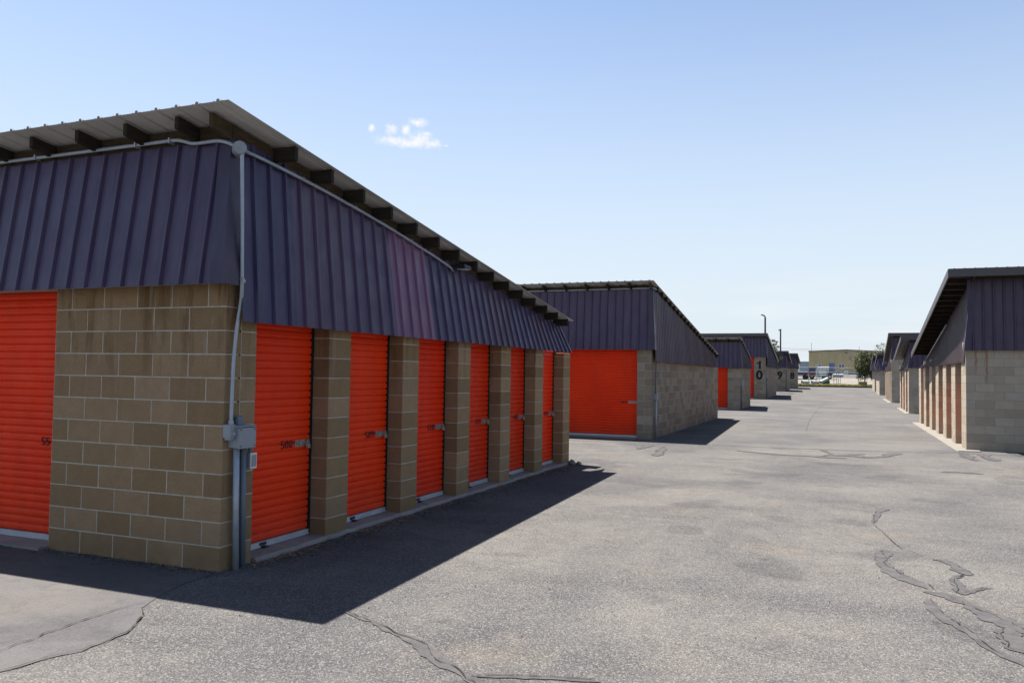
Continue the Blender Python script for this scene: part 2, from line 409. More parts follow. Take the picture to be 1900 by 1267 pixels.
def block_mesh(w, d, h, mat):
    """one masonry block, centred, its arrises worn"""
    key = (round(w, 3), round(d, 3), round(h, 3), mat.name)
    if key not in _blocks:
        bm = bmesh.new(); bmesh.ops.create_cube(bm, size=1.0)
        for v in bm.verts: v.co = (v.co.x * w, v.co.y * d, v.co.z * h)
        bmesh.ops.bevel(bm, geom=list(bm.edges), offset=0.004, segments=1, affect='EDGES')
        me = bpy.data.meshes.new('block'); bm.to_mesh(me); bm.free(); me.materials.append(mat); _blocks[key] = me
    return _blocks[key]
rb = random.Random(3)

# runs of crack sealant and open cracks: kind, start width, end width, ground points in metres
CRACKS=[
('seal', 0.072, 0.129, [(-3.26, 4.92), (-3.07, 4.83), (-2.96, 4.81), (-2.76, 4.69), (-2.62, 4.62), (-2.47, 4.54), (-2.31, 4.4), (-2.18, 4.31), (-2.07, 4.26), (-1.96, 4.18), (-1.87, 4.12), (-1.75, 4.02)]) ,
('seal', 0.07, 0.039, [(-1.93, 4.18), (-1.8, 4.24), (-1.65, 4.29), (-1.55, 4.33), (-1.4, 4.37), (-1.24, 4.4)]) ,
('seal', 0.194, 0.139, [(0.39, 8.93), (0.37, 8.63), (0.34, 8.38), (0.36, 8.13), (0.41, 7.88), (0.51, 7.7), (0.59, 7.59), (0.65, 7.44)]) ,
('seal', 0.181, 0.258, [(0.6, 7.32), (0.67, 7.31), (0.79, 7.27), (0.89, 7.09), (0.94, 6.89), (0.99, 6.74), (1.07, 6.6), (1.15, 6.51), (1.21, 6.44)]) ,
('seal', 0.114, 0.095, [(0.61, 7.1), (0.62, 6.79), (0.66, 6.58), (0.73, 6.43), (0.81, 6.24), (0.84, 6.07), (0.89, 5.9), (0.97, 5.78), (1.02, 5.67)]) ,
('seal', 0.075, 0.3, [(0.79, 8.66), (0.89, 8.63), (0.97, 8.47), (1.0, 8.24), (1.03, 8.1)]) ,
('seal', 0.09, 0.142, [(0.99, 8.11), (0.89, 7.92), (0.89, 7.63), (0.88, 7.36)]) ,
('seal', 0.107, 0.053, [(0.91, 7.44), (0.99, 7.54), (1.06, 7.66), (1.14, 7.69)]) ,
('seal', 0.169, 0.287, [(1.03, 6.5), (1.03, 6.27), (1.06, 6.11), (1.09, 5.96)]) ,
('seal', 0.149, 0.05, [(0.56, 11.75), (0.44, 11.4), (0.37, 10.89), (0.34, 10.51)]) ,
('crack', 0.07, 0.105, [(0.33, 12.04), (0.38, 11.89), (0.44, 11.57)]) ,
('crack', 0.04, 0.081, [(0.33, 10.44), (0.42, 9.89), (0.49, 9.36), (0.55, 9.07), (0.63, 8.97), (0.72, 8.77), (0.79, 8.66)]) ,
('crack', 0.111, 0.111, [(-0.32, 12.0), (0.04, 12.14), (0.34, 12.24), (0.79, 12.32), (1.28, 12.37), (1.74, 12.36), (2.2, 12.39), (2.4, 12.39)]) ,
('crack', 0.143, 0.143, [(-1.42, 16.62), (-0.65, 16.67), (0.06, 16.69), (0.74, 16.75), (1.15, 16.77)]) ,
('crack', 0.136, 0.181, [(1.53, 16.64), (2.05, 16.69), (2.51, 16.7), (3.03, 16.66)]) ,
('seal', 0.191, 0.191, [(1.68, 16.86), (1.95, 16.98), (2.4, 16.95)]) ,
('crack', 0.194, 0.194, [(-2.97, 20.77), (-2.2, 20.69), (-1.39, 20.65), (-0.78, 20.66), (-0.29, 20.67), (0.24, 20.71), (0.93, 20.91), (1.73, 21.33), (2.56, 21.96)]) ,
('seal', 0.241, 0.241, [(-2.26, 19.27), (-1.47, 18.83), (-0.76, 18.77), (-0.26, 18.7), (0.12, 18.7)]) ,
('crack', 0.134, 0.134, [(-3.63, 17.2), (-2.64, 17.43), (-1.67, 17.66), (-0.96, 17.74), (-0.25, 17.78), (0.71, 18.02)]) ,
('crack', 0.114, 0.114, [(-2.07, 16.48), (-1.57, 16.52), (-1.11, 16.54), (-0.45, 16.54), (0.19, 16.5), (0.74, 16.63)]) ,
('seal', 0.153, 0.092, [(-0.48, 20.69), (-0.34, 20.16), (-0.2, 19.46), (-0.46, 18.76)]) ,
('seal', 0.25, 0.3, [(-0.27, 19.17), (-0.02, 19.26), (0.23, 19.72), (0.49, 19.99)]) ,
('seal', 0.25, 0.3, [(0.22, 19.22), (0.47, 19.13), (0.77, 19.42)]) ,
('seal', 0.25, 0.3, [(0.81, 19.33), (0.99, 20.04), (1.2, 20.67)]) ,
('seal', 0.25, 0.3, [(2.62, 21.79), (2.58, 20.67), (2.58, 19.57)]) ,
('seal', 0.25, 0.3, [(2.98, 21.47), (2.97, 20.59), (3.03, 19.72)]) ,
('seal', 0.25, 0.3, [(3.68, 22.01), (3.74, 21.53), (3.85, 21.11)]) ,
('crack', 0.135, 0.101, [(-4.55, 14.13), (-4.42, 14.28), (-4.34, 14.66), (-4.21, 14.89), (-4.1, 15.13), (-4.08, 15.48), (-4.07, 15.9), (-4.03, 16.28), (-4.02, 16.64), (-3.96, 17.08)]) ,
('crack', 0.09, 0.09, [(-4.62, 14.55), (-4.72, 15.15), (-4.69, 15.43), (-4.49, 15.71), (-4.32, 15.96), (-4.28, 16.34), (-4.26, 16.82), (-4.12, 17.04)]) ,
('seal', 0.25, 0.191, [(-3.62, 16.99), (-3.7, 17.68), (-3.85, 18.67), (-3.97, 19.43)]) ,
('seal', 0.25, 0.232, [(-4.38, 18.34), (-4.35, 19.02), (-4.31, 19.83)]) ,
('crack', 0.02, 0.015, [(-4.64, 3.34), (-4.65, 3.42), (-4.68, 3.51), (-4.66, 3.57), (-4.67, 3.64), (-4.7, 3.7), (-4.69, 3.8), (-4.7, 3.88), (-4.72, 3.97), (-4.71, 4.12), (-4.72, 4.27), (-4.71, 4.39), (-4.68, 4.49)]) ,
('crack', 0.034, 0.017, [(-4.35, 3.14), (-4.33, 3.2), (-4.31, 3.24), (-4.3, 3.35), (-4.3, 3.41), (-4.27, 3.48), (-4.26, 3.55), (-4.22, 3.58), (-4.24, 3.67), (-4.22, 3.75), (-4.25, 3.85), (-4.25, 3.94), (-4.34, 4.09), (-4.41, 4.19), (-4.45, 4.26), (-4.6, 4.38)]) ,
('crack', 0.022, 0.013, [(-4.21, 3.82), (-4.12, 3.82), (-4.05, 3.84), (-4.03, 3.9)]) ,
('crack', 0.25, 0.262, [(-0.94, 56.6), (-1.17, 42.92), (-1.2, 34.05), (-1.04, 26.54)]) ,
]

# ------------------------------------------------------------------ lie of the land
def zg(y):
    if y > 104: return 0.6365 + min(y - 104, 46) * 0.0373 + max(0, y - 150) * 0.003
    return 0.019 * math.log1p(math.exp(min(60, (y - 37) / 2)))
def sheet(name, xs, ys, mat, dz):
    mb = MB(); n = len(xs)
    vs_ = [(x, y, zg(y) + dz) for y in ys for x in xs]
    mb.add(vs_, [(j * n + i, j * n + i + 1, (j + 1) * n + i + 1, (j + 1) * n + i) for j in range(len(ys) - 1) for i in range(n - 1)])
    return structure(mb.build(name, mat))
YS = [-30, -10, 0, 10, 20] + list(range(26, 104, 3))
sheet('ground', [-3000, -300, -60, -12, 12, 60, 300, 3000], [-200, -30] + YS + [103.2, 104, 112, 120, 128, 136, 144, 150, 170, 200, 300, 600, 1500, 5000], M['gravel'], -0.012)
sheet('asphalt_lot', [-60, -12, 0, 12, 60], YS[:-1] + [103.1], M['asphalt'], 0.0)
road = [(-60, 19.2), (-6.5, 19.9), (-3.96, 20.16), (-3.01, 20.5), (-1.38, 20.52), (0.77, 20.85), (2.6, 21.35), (14, 22.0), (60, 22)]
mb = MB(); vv = []; ff = []
for i, (x, y) in enumerate(road):
    ys = [y] + [yy for yy in range(26, 104, 3)] + [103.05]
    vv += [(x, q, zg(q) + 0.004) for q in ys]; nrow = len(ys)
for i in range(len(road) - 1):
    for j in range(nrow - 1): ff.append((i * nrow + j, (i + 1) * nrow + j, (i + 1) * nrow + j + 1, i * nrow + j + 1))
mb.add(vv, ff); structure(mb.build('asphalt_road', M['asphalt_road']))
mb = MB(); pp = [(-4.35, 3.12), (-4.3, 3.24), (-4.3, 3.34), (-4.27, 3.47), (-4.21, 3.57), (-4.23, 3.66), (-4.24, 3.85), (-4.24, 3.93), (-4.32, 4.08), (-4.44, 4.24), (-4.6, 4.38), (-4.75, 4.73), (-4.82, 4.98), (-4.84, 5.36)]
poly = pp + [(-4.95, 5.36), (-30, 5.36), (-30, 1.5), (-9, 1.5), (-6, 2.4), (-5.2, 2.9)]
mb.add([(x, y, 0.004) for x, y in poly], [tuple(range(len(poly)))]); structure(mb.build('asphalt_patch', M['asphalt_patch']))

# crack sealant and open cracks, each run a thin strip with ragged edges
for ci, (kind, w0, w1, pts) in enumerate(CRACKS):
    zoff = 0.0052 + ci * 0.00012 + (0.004 if kind == 'crack' else 0)
    if kind == 'crack': w0, w1 = min(w0, 0.011), min(w1, 0.011)
    P = []
    for i in range(len(pts) - 1):
        a, b = Vector(pts[i]), Vector(pts[i + 1]); n = max(2, int((b - a).length / 0.05))
        n = min(n, 60)
        for k in range(n): P.append(a.lerp(b, k / n))
    P.append(Vector(pts[-1]))
    mb = MB(); vs_ = []
    ph = random.uniform(0, 9)
    for i, q in enumerate(P):
        d = (P[min(i + 1, len(P) - 1)] - P[max(i - 1, 0)]); d = d.normalized() if d.length > 0 else Vector((1, 0)); nn = Vector((-d.y, d.x))
        t = i / (len(P) - 1); w = w0 + (w1 - w0) * t
        end = min(1, 0.25 + 6 * t, 0.25 + 6 * (1 - t))
        wob = nn * (0.16 * w * math.sin(i * 0.31 + ph) + random.uniform(-1, 1) * (0.05 * w + 0.004))
        s = w * end * (0.38 + random.uniform(-0.13, 0.13) + (0.13 * math.sin(i * 0.27 + ph)))
        if kind == 'crack': s = max(s * random.uniform(0.3, 1.3), 0.0018)
        z = zg(q.y) + zoff
        a = q + wob * 0.5 + nn * s; b = q + wob * 0.5 - nn * s
        vs_ += [(a.x, a.y, z), (b.x, b.y, z)]
    mb.add(vs_, [(2 * i, 2 * i + 1, 2 * i + 3, 2 * i + 2) for i in range(len(P) - 1)])
    structure(mb.build('crack_sealant' if kind == 'seal' else 'pavement_crack', M['seal'] if kind == 'seal' else M['crack']))
    if kind == 'seal' and max(w0, w1) > 0.035:       # the crack has opened again along the sealant
        mb = MB(); vs_ = []; off = random.uniform(-.25, .25)
        for i, q in enumerate(P):
            d = (P[min(i + 1, len(P) - 1)] - P[max(i - 1, 0)]); d = d.normalized() if d.length > 0 else Vector((1, 0)); nn = Vector((-d.y, d.x))
            w = w0 + (w1 - w0) * i / (len(P) - 1); off += random.uniform(-.16, .16); off = max(-.5, min(.5, off))
            c_ = q + nn * w * off; s = random.choice((0.0005, 0.0015, 0.003, 0.0045)); z = zg(q.y) + 0.0108
            a = c_ + nn * s; b = c_ - nn * s; vs_ += [(a.x, a.y, z), (b.x, b.y, z)]
        mb.add(vs_, [(2 * i, 2 * i + 1, 2 * i + 3, 2 * i + 2) for i in range(len(P) - 1)])
        structure(mb.build('pavement_crack', M['crack']))

# ------------------------------------------------------------------ ribbed sheet metal
def profile(w, rib=0.22, hr=0.029, flat=0.0035):
    """outer line of a ribbed sheet over width w as (distance, height)"""
    pts = [(0.0, 0.0)]
    k = 0
    while True:
        c = rib * (k + 0.5)
        if c - rib / 2 >= w - 1e-6: break
        for dx, h in [(-0.052, 0), (-0.046, flat), (-0.034, flat), (-0.028, 0), (-0.019, 0), (-0.010, hr), (0.010, hr), (0.019, 0), (0.028, 0), (0.034, flat), (0.046, flat), (0.052, 0)]:
            x = c + dx
            if 0 < x < w: pts.append((x, h))
        k += 1
    pts.append((w, 0.0)); return pts
def ribbed(A, B, n, v0, v1, phase, rib=0.22, hr=0.029, th=0.003):
    """sheet between curves A(v) and B(v); ribs stand out along n; the pattern starts at phase"""
    pr = [(v, h) for v, h in ((phase + x, h) for x, h in profile(v1 - phase, rib, hr)) if v0 - 1e-6 <= v <= v1 + 1e-6]
    if not pr or pr[0][0] > v0 + 1e-4: pr = [(v0, 0)] + pr
    n = Vector(n)
    top = [(v, h) for v, h in pr]; bot = [(v, h - th) for v, h in reversed(pr)]
    mb = MB()
    mb.loft([Vector(A(v)) + n * h for v, h in top + bot], [Vector(B(v)) + n * h for v, h in top + bot])
    return mb

# ------------------------------------------------------------------ roll-up doors
SL = 0.0735
_slat = {}
def slat_mesh(w):
    k = round(w, 3)
    if k not in _slat:
        pr = [(0.0, -0.013), (0.005, -0.011), (0.010, 0.003), (0.024, 0.0075), (0.034, 0.0078), (0.0365, 0.0045), (0.0395, 0.0045), (0.042, 0.0075), (0.060, 0.006), (0.066, 0.002), (0.070, -0.012), (0.0735, -0.013)]
        loop = pr + [(0.0735, -0.016), (0.0, -0.016)]
        mb = MB(); mb.loft([(0, -d, z) for z, d in loop], [(w, -d, z) for z, d in loop])
        _slat[k] = mb.mesh('slat', M['door'])
    return _slat[k]
def roll_up_door(parent, M4, w, z0, z1, number=None, num_a=None, latch=True, separate=True, bar=0.055, tint=(1, 1, 1, 1), label=None, latch_side=1, num_h=0.075):
    """M4 maps door space (x along the door left to right, y into the building, z up) into the building's space"""
    mb = MB(); mb.box((-0.03, 0.013, z0), (w + 0.03, 0.03, z1 + 0.05))
    for a in (-0.001, w - 0.034): mb.box((a, -0.012, z0), (a + 0.035, 0.016, z1 + 0.05))
    d = mb.build('roll_up_door', M['dark'], parent); d.matrix_local = M4
    if label: d['label'] = label
    a0, a1 = 0.028, w - 0.03
    zz = z0 + bar
    if separate:
        me = slat_mesh(a1 - a0)
        while zz < z1:
            s = link('slat', me, d, (a0, 0, zz)); s.color = tint; zz += SL
    else:
        mb = MB(); src = slat_mesh(a1 - a0); V = [v.co.copy() for v in src.vertices]; F = [tuple(p.vertices) for p in src.polygons]
        while zz < z1:
            mb.add([(v.x + a0, v.y, v.z + zz) for v in V], F); zz += SL
        c = mb.build('curtain', M['door'], d); c.color = tint
    mb = MB(); mb.box((a0 - 0.005, -0.016, z0), (a1 + 0.005, 0.012, z0 + bar - 0.004)); mb.box((a0 - 0.005, -0.028, z0), (a1 + 0.005, -0.016, z0 + 0.012))
    mb.build('bottom_bar', M['bar'], d)
    if separate:
        mb = MB(); mb.box((a0 + 0.32, -0.07, z0 + 0.002), (a0 + 0.385, -0.016, z0 + 0.012)); mb.box((a0 + 0.31, -0.024, z0 + 0.018), (a0 + 0.40, -0.016, z0 + 0.044))
        mb.build('step_plate', M['screw'], d)
        mb = MB(); mb.box((a0 + 0.53, -0.023, z0 + 0.02), (a0 + 0.70, -0.016, z0 + 0.042)); mb.build('pull_handle', M['bar'], d)
    if latch:
        l0 = a1 - 0.245 if latch_side > 0 else a0 + 0.01
        mb = MB(); mb.box((l0, -0.016, 0.94), (l0 + 0.235, -0.006, 1.005))
        mb.box((l0 + 0.02, -0.026, 0.965), (l0 + 0.225, -0.016, 0.985)); mb.box((l0 + 0.05, -0.034, 0.955), (l0 + 0.08, -0.016, 0.995))
        mb.box((l0 + 0.155, -0.04, 0.948), (l0 + 0.20, -0.016, 0.998))
        for bx in (0.012, 0.222):
            for bz in (0.948, 0.997): mb.box((l0 + bx - 0.005, -0.020, bz - 0.005), (l0 + bx + 0.005, -0.016, bz + 0.005))
        mb.build('latch', M['steel'], d)
    if number:
        na = num_a if num_a is not None else a1 - 0.455
        stencil(d, number, na, 0.937, num_h)
    return d
SEG = {'5': [(0, 1, .62, 1), (0, .55, .17, .90), (0, .42, .50, .58), (.46, .08, .62, .44), (0, 0, .50, .15)],
       '0': [(0, .10, .16, .90), (.46, .10, .62, .90), (.10, .86, .26, 1), (.36, .86, .52, 1), (.10, 0, .26, .14), (.36, 0, .52, .14)],
       '1': [(.24, 0, .40, 1), (.10, .72, .24, .86)],
       '8': [(0, .10, .16, .42), (.46, .10, .62, .42), (0, .58, .16, .90), (.46, .58, .62, .90), (.10, .86, .26, 1), (.36, .86, .52, 1), (.10, 0, .26, .14), (.36, 0, .52, .14), (.13, .43, .26, .57), (.36, .43, .49, .57)],
       '9': [(.46, .10, .62, .90), (0, .52, .16, .90), (.10, .86, .26, 1), (.36, .86, .52, 1), (.10, .42, .46, .55), (.06, 0, .50, .13)],
       '2': [(.06, .86, .52, 1), (.46, .56, .62, .90), (.12, .43, .50, .57), (0, .14, .16, .46), (0, 0, .62, .14)],
       '3': [(.02, .86, .52, 1), (.46, .58, .62, .90), (.16, .43, .50, .57), (.46, .10, .62, .42), (.02, 0, .52, .14)],
       '7': [(0, .86, .62, 1), (.36, .44, .54, .86), (.20, 0, .38, .44)]}
def stencil(parent, s, a, z, h):
    """stencilled number with the bridges of the stencil left open"""
    mb = MB(); x = a
    for ch in s:
        for (u0, w0, u1, w1) in SEG[ch]:
            if w0 == 1: w0, w1 = .86, 1
            mb.box((x + u0 * h, -0.0115, z + w0 * h), (x + u1 * h, -0.0085, z + w1 * h))
        x += 0.84 * h
    return mb.build('number', M['ink'], parent)

# ------------------------------------------------------------------ storage buildings
C = 0.2032
GRP = 'self storage buildings along the drive'
def storage(label, X, Y, z0, side, L, W, near_bot, near_top, road_bot, road_top, fl_near, fl_road, roof, rake, doors, near, blk, mortar,
            blocks='parts', lookouts=None, tints=None, phase=0.0, fv=None, trim=False, col_limit=99, near_limit=99, slats=False, numbers=None, bare_road=False, tails=None, ntint=(1, 1, 1), dtint=(1, 1, 1, 1), ot=0.03, hrr=0.027):
    """side +1: road wall faces +X, -1: faces -X.  o = distance out of the road wall, v = along it from the near corner.
    roof = (v_near, z_near, v_far, z_far); near = [('wall', width) | ('door', width), ...] from the corner inwards"""
    root = thing('storage_building', (X, Y, z0), label, 'storage building', GRP)
    s = side
    P = lambda o, v, z: (s * o, v, z)
    vn, zn, vf, zf = roof; sl = (zn - zf) / (vf - vn)
    zr = lambda v: zn - sl * (v - vn)
    B = M[blk]; dp = 0.195
    # --- wall: mortar core and the body of the building behind the blocks
    core = MB(); BL = []                       # BL: (o0,o1,v0,v1,z0,z1, face) of every block
    def cbox(o0, o1, v0, v1, a, b): core.box((min(s * o0, s * o1), v0, a), (max(s * o0, s * o1), v1, b))
    g = 0.0042; in_ = 0.0025
    top_n = near_bot + 0.03
    ncourse = int(math.ceil((near_bot + 0.02) / C))
    # near wall, inwards from the corner
    u = 0.0; first = True
    for kind, w in near:
        if kind == 'wall':
            cbox(-u - w + in_, -u - (in_ if first else in_), in_, dp - in_, -0.3, top_n)
            mod = w / max(1, round(w / 0.4064)); nb = max(1, round(w / 0.4064))
            for k in range(ncourse):
                odd = k % 2 == 1
                cuts = [0.0]
                if odd: cuts += [mod * (i + 0.5) for i in range(nb)] + [w]
                else: cuts += [mod * (i + 1) for i in range(nb)]
                cuts = sorted(set(round(c, 4) for c in cuts))
                if len(cuts) > 2 and cuts[-1] - cuts[-2] < 0.05: cuts.pop(-2)
                for i in range(len(cuts) - 1):
                    a, b = cuts[i], cuts[i + 1]
                    corner = first and i == 0
                    depth = dp
                    if corner and odd and doors and doors[0] > 0.35: depth = 0.0 if False else dp
                    BL.append((-u - b + g, -u - a - (0 if corner else g), 0.0, depth, k, 'n', u + a))
        u += w; first = False
    # road wall
    pr = []                                    # solid stretches (v0, v1)
    if doors:
        pw0, op, pw, n = doors
        pr.append((0.0, pw0)); v = pw0
        for i in range(n): v += op; pr.append((v, v + pw)); v += pw
    else: pr.append((0.0, L))
    if not doors: cbox(-dp + in_ + 0.002, -in_ - 0.002, 0.12, 0.40, road_bot - 0.1, near_bot)
    for i, (a, b) in enumerate(pr):
        cbox(-dp + in_, -in_, (dp - 0.03 if i == 0 else a + in_), b - in_, -0.3, (near_bot if i == 0 and doors else road_bot - 0.02 if (not doors or (fv and b > fv[0] - 0.3)) else road_bot + 0.25))
        nb = max(1, round((b - a) / 0.4064)); mod = (b - a) / nb
        nc = int(math.ceil((road_bot + 0.02) / C)) + 1
        if i == 0: nc = ncourse
        for k in range(nc):
            odd = k % 2 == 1
            if i == 0:
                st = dp if not odd else dp
                if b - a < 0.6: cuts = [dp, b] 
                else:
                    m0 = 0.3952 if odd else 0.192
                    cuts = [dp] + ([] if not odd else [m0]) + [m0 + 0.4064 * j for j in range(1 if odd else 1, int((b - m0) / 0.4064) + 1)] + [b]
                    cuts = sorted(set(round(c, 4) for c in cuts))
                    if cuts[-1] - cuts[-2] < 0.08: cuts.pop(-2)
            elif nb == 1: cuts = [a, b]
            else: cuts = [a] + ([a + mod * (j + 0.5) for j in range(nb)] if odd else [a + mod * j for j in range(1, nb)]) + [b]
            for j in range(len(cuts) - 1):
                c0, c1 = cuts[j], cuts[j + 1]
                BL.append((-dp, 0.0, c0 + (g if (j or i == 0) else 0), c1 - (g if j < len(cuts) - 2 else 0), k, 'r', c0))
    # solid body behind everything, following the roof
    zi = 0.14; Lb = min(L - 0.02, (fv[0] - 0.1) if fv else L, vf - 0.1)
    o1 = -0.27
    core.hexa([P(-W, 0.30, -0.3), P(o1, 0.30, -0.3), P(o1, Lb, -0.3), P(-W, Lb, -0.3),
               P(-W, 0.30, zr(0.30) - zi), P(o1, 0.30, zr(0.30) - zi), P(o1, Lb, max(zr(Lb) - zi, road_bot)), P(-W, Lb, max(zr(Lb) - zi, road_bot))])
    # walls above the openings, behind the sloped cladding
    core.hexa([P(-W, 0.01, near_bot + 0.03), P(min(-0.01, ot - 0.05), 0.01, near_bot + 0.03), P(min(-0.01, ot - 0.05), 0.3, near_bot + 0.03), P(-W, 0.3, near_bot + 0.03),
               P(-W, 0.01, near_top - 0.02), P(min(-0.01, ot - 0.05), 0.01, near_top - 0.02), P(min(-0.01, ot - 0.05), 0.3, near_top - 0.02), P(-W, 0.3, near_top - 0.02)])
    vt = (fv[0] - 0.02 if fv else L)
    zt = lambda v: road_top[0] - road_top[1] * v
    core.hexa([P(-0.27, 0.30, road_bot + 0.05), P(min(-0.012, ot - 0.05), 0.30, road_bot + 0.05), P(min(-0.012, ot - 0.05), vt, road_bot + 0.05), P(-0.27, vt, road_bot + 0.05),
               P(-0.27, 0.30, zt(0.3) - 0.02), P(min(-0.012, ot - 0.05), 0.30, zt(0.3) - 0.02), P(min(-0.012, ot - 0.05), vt, zt(vt) - 0.02), P(-0.27, vt, zt(vt) - 0.02)])
    wall = core.build('wall', M[mortar], root)
    rest = MB(); cnt = 0
    BL.sort(key=lambda b: (b[6] if b[5] == 'r' else 0, b[4]))
    for (oa, ob, va, vb, k, face, along) in BL:
        za, zb = k * C + g, (k + 1) * C - g
        if k == 0: za = -0.12
        if face == 'n' and zb > near_bot + 0.06: zb = near_bot + 0.06
        if face == 'r' and zb > road_bot + 0.2 and along > 0.35: zb = road_bot + 0.2
        if face == 'r' and fv and va > fv[0] - 0.35: zb = min(zb, road_bot - 0.012)
        if zb - za < 0.02: continue
        jo = rb.uniform(-0.0008, 0.0008)
        far = (face == 'r' and along > col_limit) or (face == 'n' and along > near_limit)
        if blocks == 'parts' and not far and cnt < 298:
            w, d, h = ob - oa, vb - va, zb - za
            link('block', block_mesh(w, d, h, B), wall, (s * (oa + ob) / 2 + jo * s, (va + vb) / 2 + jo, (za + zb) / 2)); cnt += 1
        else:
            rest.box((min(s * oa, s * ob) + jo, va + jo, za), (max(s * oa, s * ob) + jo, vb + jo, zb))
    if rest.v:
        o = rest.build('blockwork', B, wall); o['kind'] = 'stuff'
    # --- doors in the near wall
    u = 0.0; di = 0
    for kind, w in near:
        if kind == 'door':
            xa = -u - w if s > 0 else u
            M4 = Matrix.Translation((xa, 0.20, 0))
            num = numbers.get(('n', di)) if numbers else None
            roll_up_door(root, M4, w, 0.03, near_bot + 0.10, num[0] if num else None, num[1] if num else None, latch=bool(num) and num[2], separate=slats, label=num[3] if num else None)
            sb = MB(); sb.box((xa, -0.10, -0.1), (xa + w, 0.24, 0.028), 0.004); q = sb.build('door_sill', M['concrete'], root)
            di += 1
        u += w
    # --- doors in the road wall 
    if doors:
        for i in range(doors[3]):
            v0 = pr[i][1]
            if s > 0: M4 = Matrix(((0, -1, 0, -0.205), (1, 0, 0, v0), (0, 0, 1, 0), (0, 0, 0, 1)))
            else: M4 = Matrix(((0, 1, 0, 0.205), (-1, 0, 0, v0 + doors[1]), (0, 0, 1, 0), (0, 0, 0, 1)))
            num = numbers.get(('r', i)) if numbers else None
            tn = (rb.uniform(.86, 1.04), rb.uniform(.8, 1.3), rb.uniform(.8, 2.0), 1) if slats else dtint
            roll_up_door(root, M4, doors[1], 0.045, road_bot + 0.12, num[0] if num else None, None, True, slats, tint=tn, label=num[3] if num else None)
    # --- sloped cladding
    fN = MB(); t0 = 0.012
    oc = min(-0.012, ot - 0.05)
    # corner trim: folded flashing over the hip
    e = 0.003
    wN, wR = (0.13, 0.11)
    A = [P(-wN + ot, -0.034, near_top), P(ot + 0.004, -0.036, near_top), P(ot + 0.004, wR - 0.02, near_top - 0.02), P(ot - 0.012, wR - 0.02, near_top - 0.02), P(ot - 0.012, -0.008, near_top), P(-wN + ot, -0.008, near_top)]
    Bq = [P(-wN + fl_road + 0.01, -fl_near - 0.026, near_bot - e), P(fl_road + 0.02, -fl_near - 0.022, near_bot - e), P(fl_road + 0.02, -fl_near + wR + 0.06, near_bot - e), P(fl_road + 0.004, -fl_near + wR + 0.06, near_bot - e), P(fl_road + 0.004, -fl_near - 0.006, near_bot - e), P(-wN + fl_road + 0.01, -fl_near - 0.006, near_bot - e)]
    fN.loft(A, Bq)
    fas = fN.build('cladding', M['fascia'], root); fas.color = (0.62, 0.60, 0.66, 1)
    wp = 0.88
    # near face panels, u inwards
    umax = W if near_limit > 50 else W
    Bn = lambda u_: P(-u_, -fl_near, near_bot); Tn = lambda u_: P(-u_, -0.02, near_top)
    nn = Vector((0, -1, -0.12)).normalized()
    u0 = 0.05 - fl_road * 0.4; k = 0
    while u0 < umax:
        u1 = min(u0 + wp, umax); us = u0
        mbp = ribbed(Bn, Tn, nn, us, u1, u0)
        for q in (0.11, 0.55):
            c = Bn(u0 + q + 0.0); mbp.box((c[0] - 0.008, c[1] - 0.022, c[2] + 0.03), (c[0] + 0.008, c[1] - 0.016, c[2] + 0.046))
        p_ = mbp.build('panel', M['fascia'], fas); t_ = rb.uniform(0.93, 1.07); p_.color = (t_ * ntint[0], t_ * ntint[1], t_ * ntint[2] * rb.uniform(0.97, 1.05), 1)
        u0 = u1; k += 1
    # road face panels
    va0, va1, vb0, vb1 = (0.05, fv[0], 0.06, fv[1]) if fv else (0.05, L, 0.06, L + 0.05)
    f_ = lambda v: (v - va0) / (va1 - va0)
    Br = lambda v: P(fl_road, vb0 + (vb1 - vb0) * f_(v), road_bot); Tr = lambda v: P(ot, v, zt(v))
    nr = Vector((s, 0, 0.05)).normalized()
    v0 = phase; k = 0
    while v0 < va1 - 0.02:
        v1 = min(v0 + wp, va1); st = max(v0, va0)
        mbp = ribbed(Br, Tr, nr, st, v1, v0, 0.22, hrr)
        for q in (0.11, 0.55):
            if st <= v0 + q <= v1:
                c = Br(v0 + q); x_ = c[0] + s * 0.019
                mbp.box((x_ - 0.004, c[1] - 0.008, c[2] + 0.03), (x_ + 0.004, c[1] + 0.008, c[2] + 0.046))
        p_ = mbp.build('panel', M['fascia'], fas)
        t_ = tints[k] if tints and k < len(tints) else (rb.uniform(0.9, 1.1),) * 3
        p_.color = (*t_, 1)
        if t_[0] > 3.05: p_['label'] = 'faded pinkish panel'
        v0 = v1; k += 1
    # closure strip on the far end of the road cladding
    eb = MB(); eb.add([Br(va1), Tr(va1), P(min(-0.02, ot), va1, road_bot)], [(0, 1, 2)])
    eb.prism([P(fl_road + 0.022, vb1 + 0.0, road_bot - 0.004), P(ot + 0.02, va1 + 0.0, zt(va1)), P(ot, va1 + 0.0, zt(va1)), P(fl_road - 0.03, vb1 + 0.0, road_bot - 0.004)], (0, 0.025, 0))
    q = eb.build('end_trim', M['fascia'], fas)
    # --- timber under the roof
    th = 0.02                                   # underside of sheet
    zu = lambda v: zr(v) - th
    mb = MB()
    oh = P(-W, 0, 0)
    mb.box((min(s * -W, s * ot), -0.012, near_top - 0.05), (max(s * -W, s * ot), 0.035, zu(0.0) - 0.006)); mb.build('header_board', M['wood_tan'], root)
    v_end = (fv[0] if fv else L)
    mb = MB(); va, vb = vn + 0.12, min(vf - 0.45, v_end + 0.02)
    q0, q1 = ot - 0.05, ot - 0.008
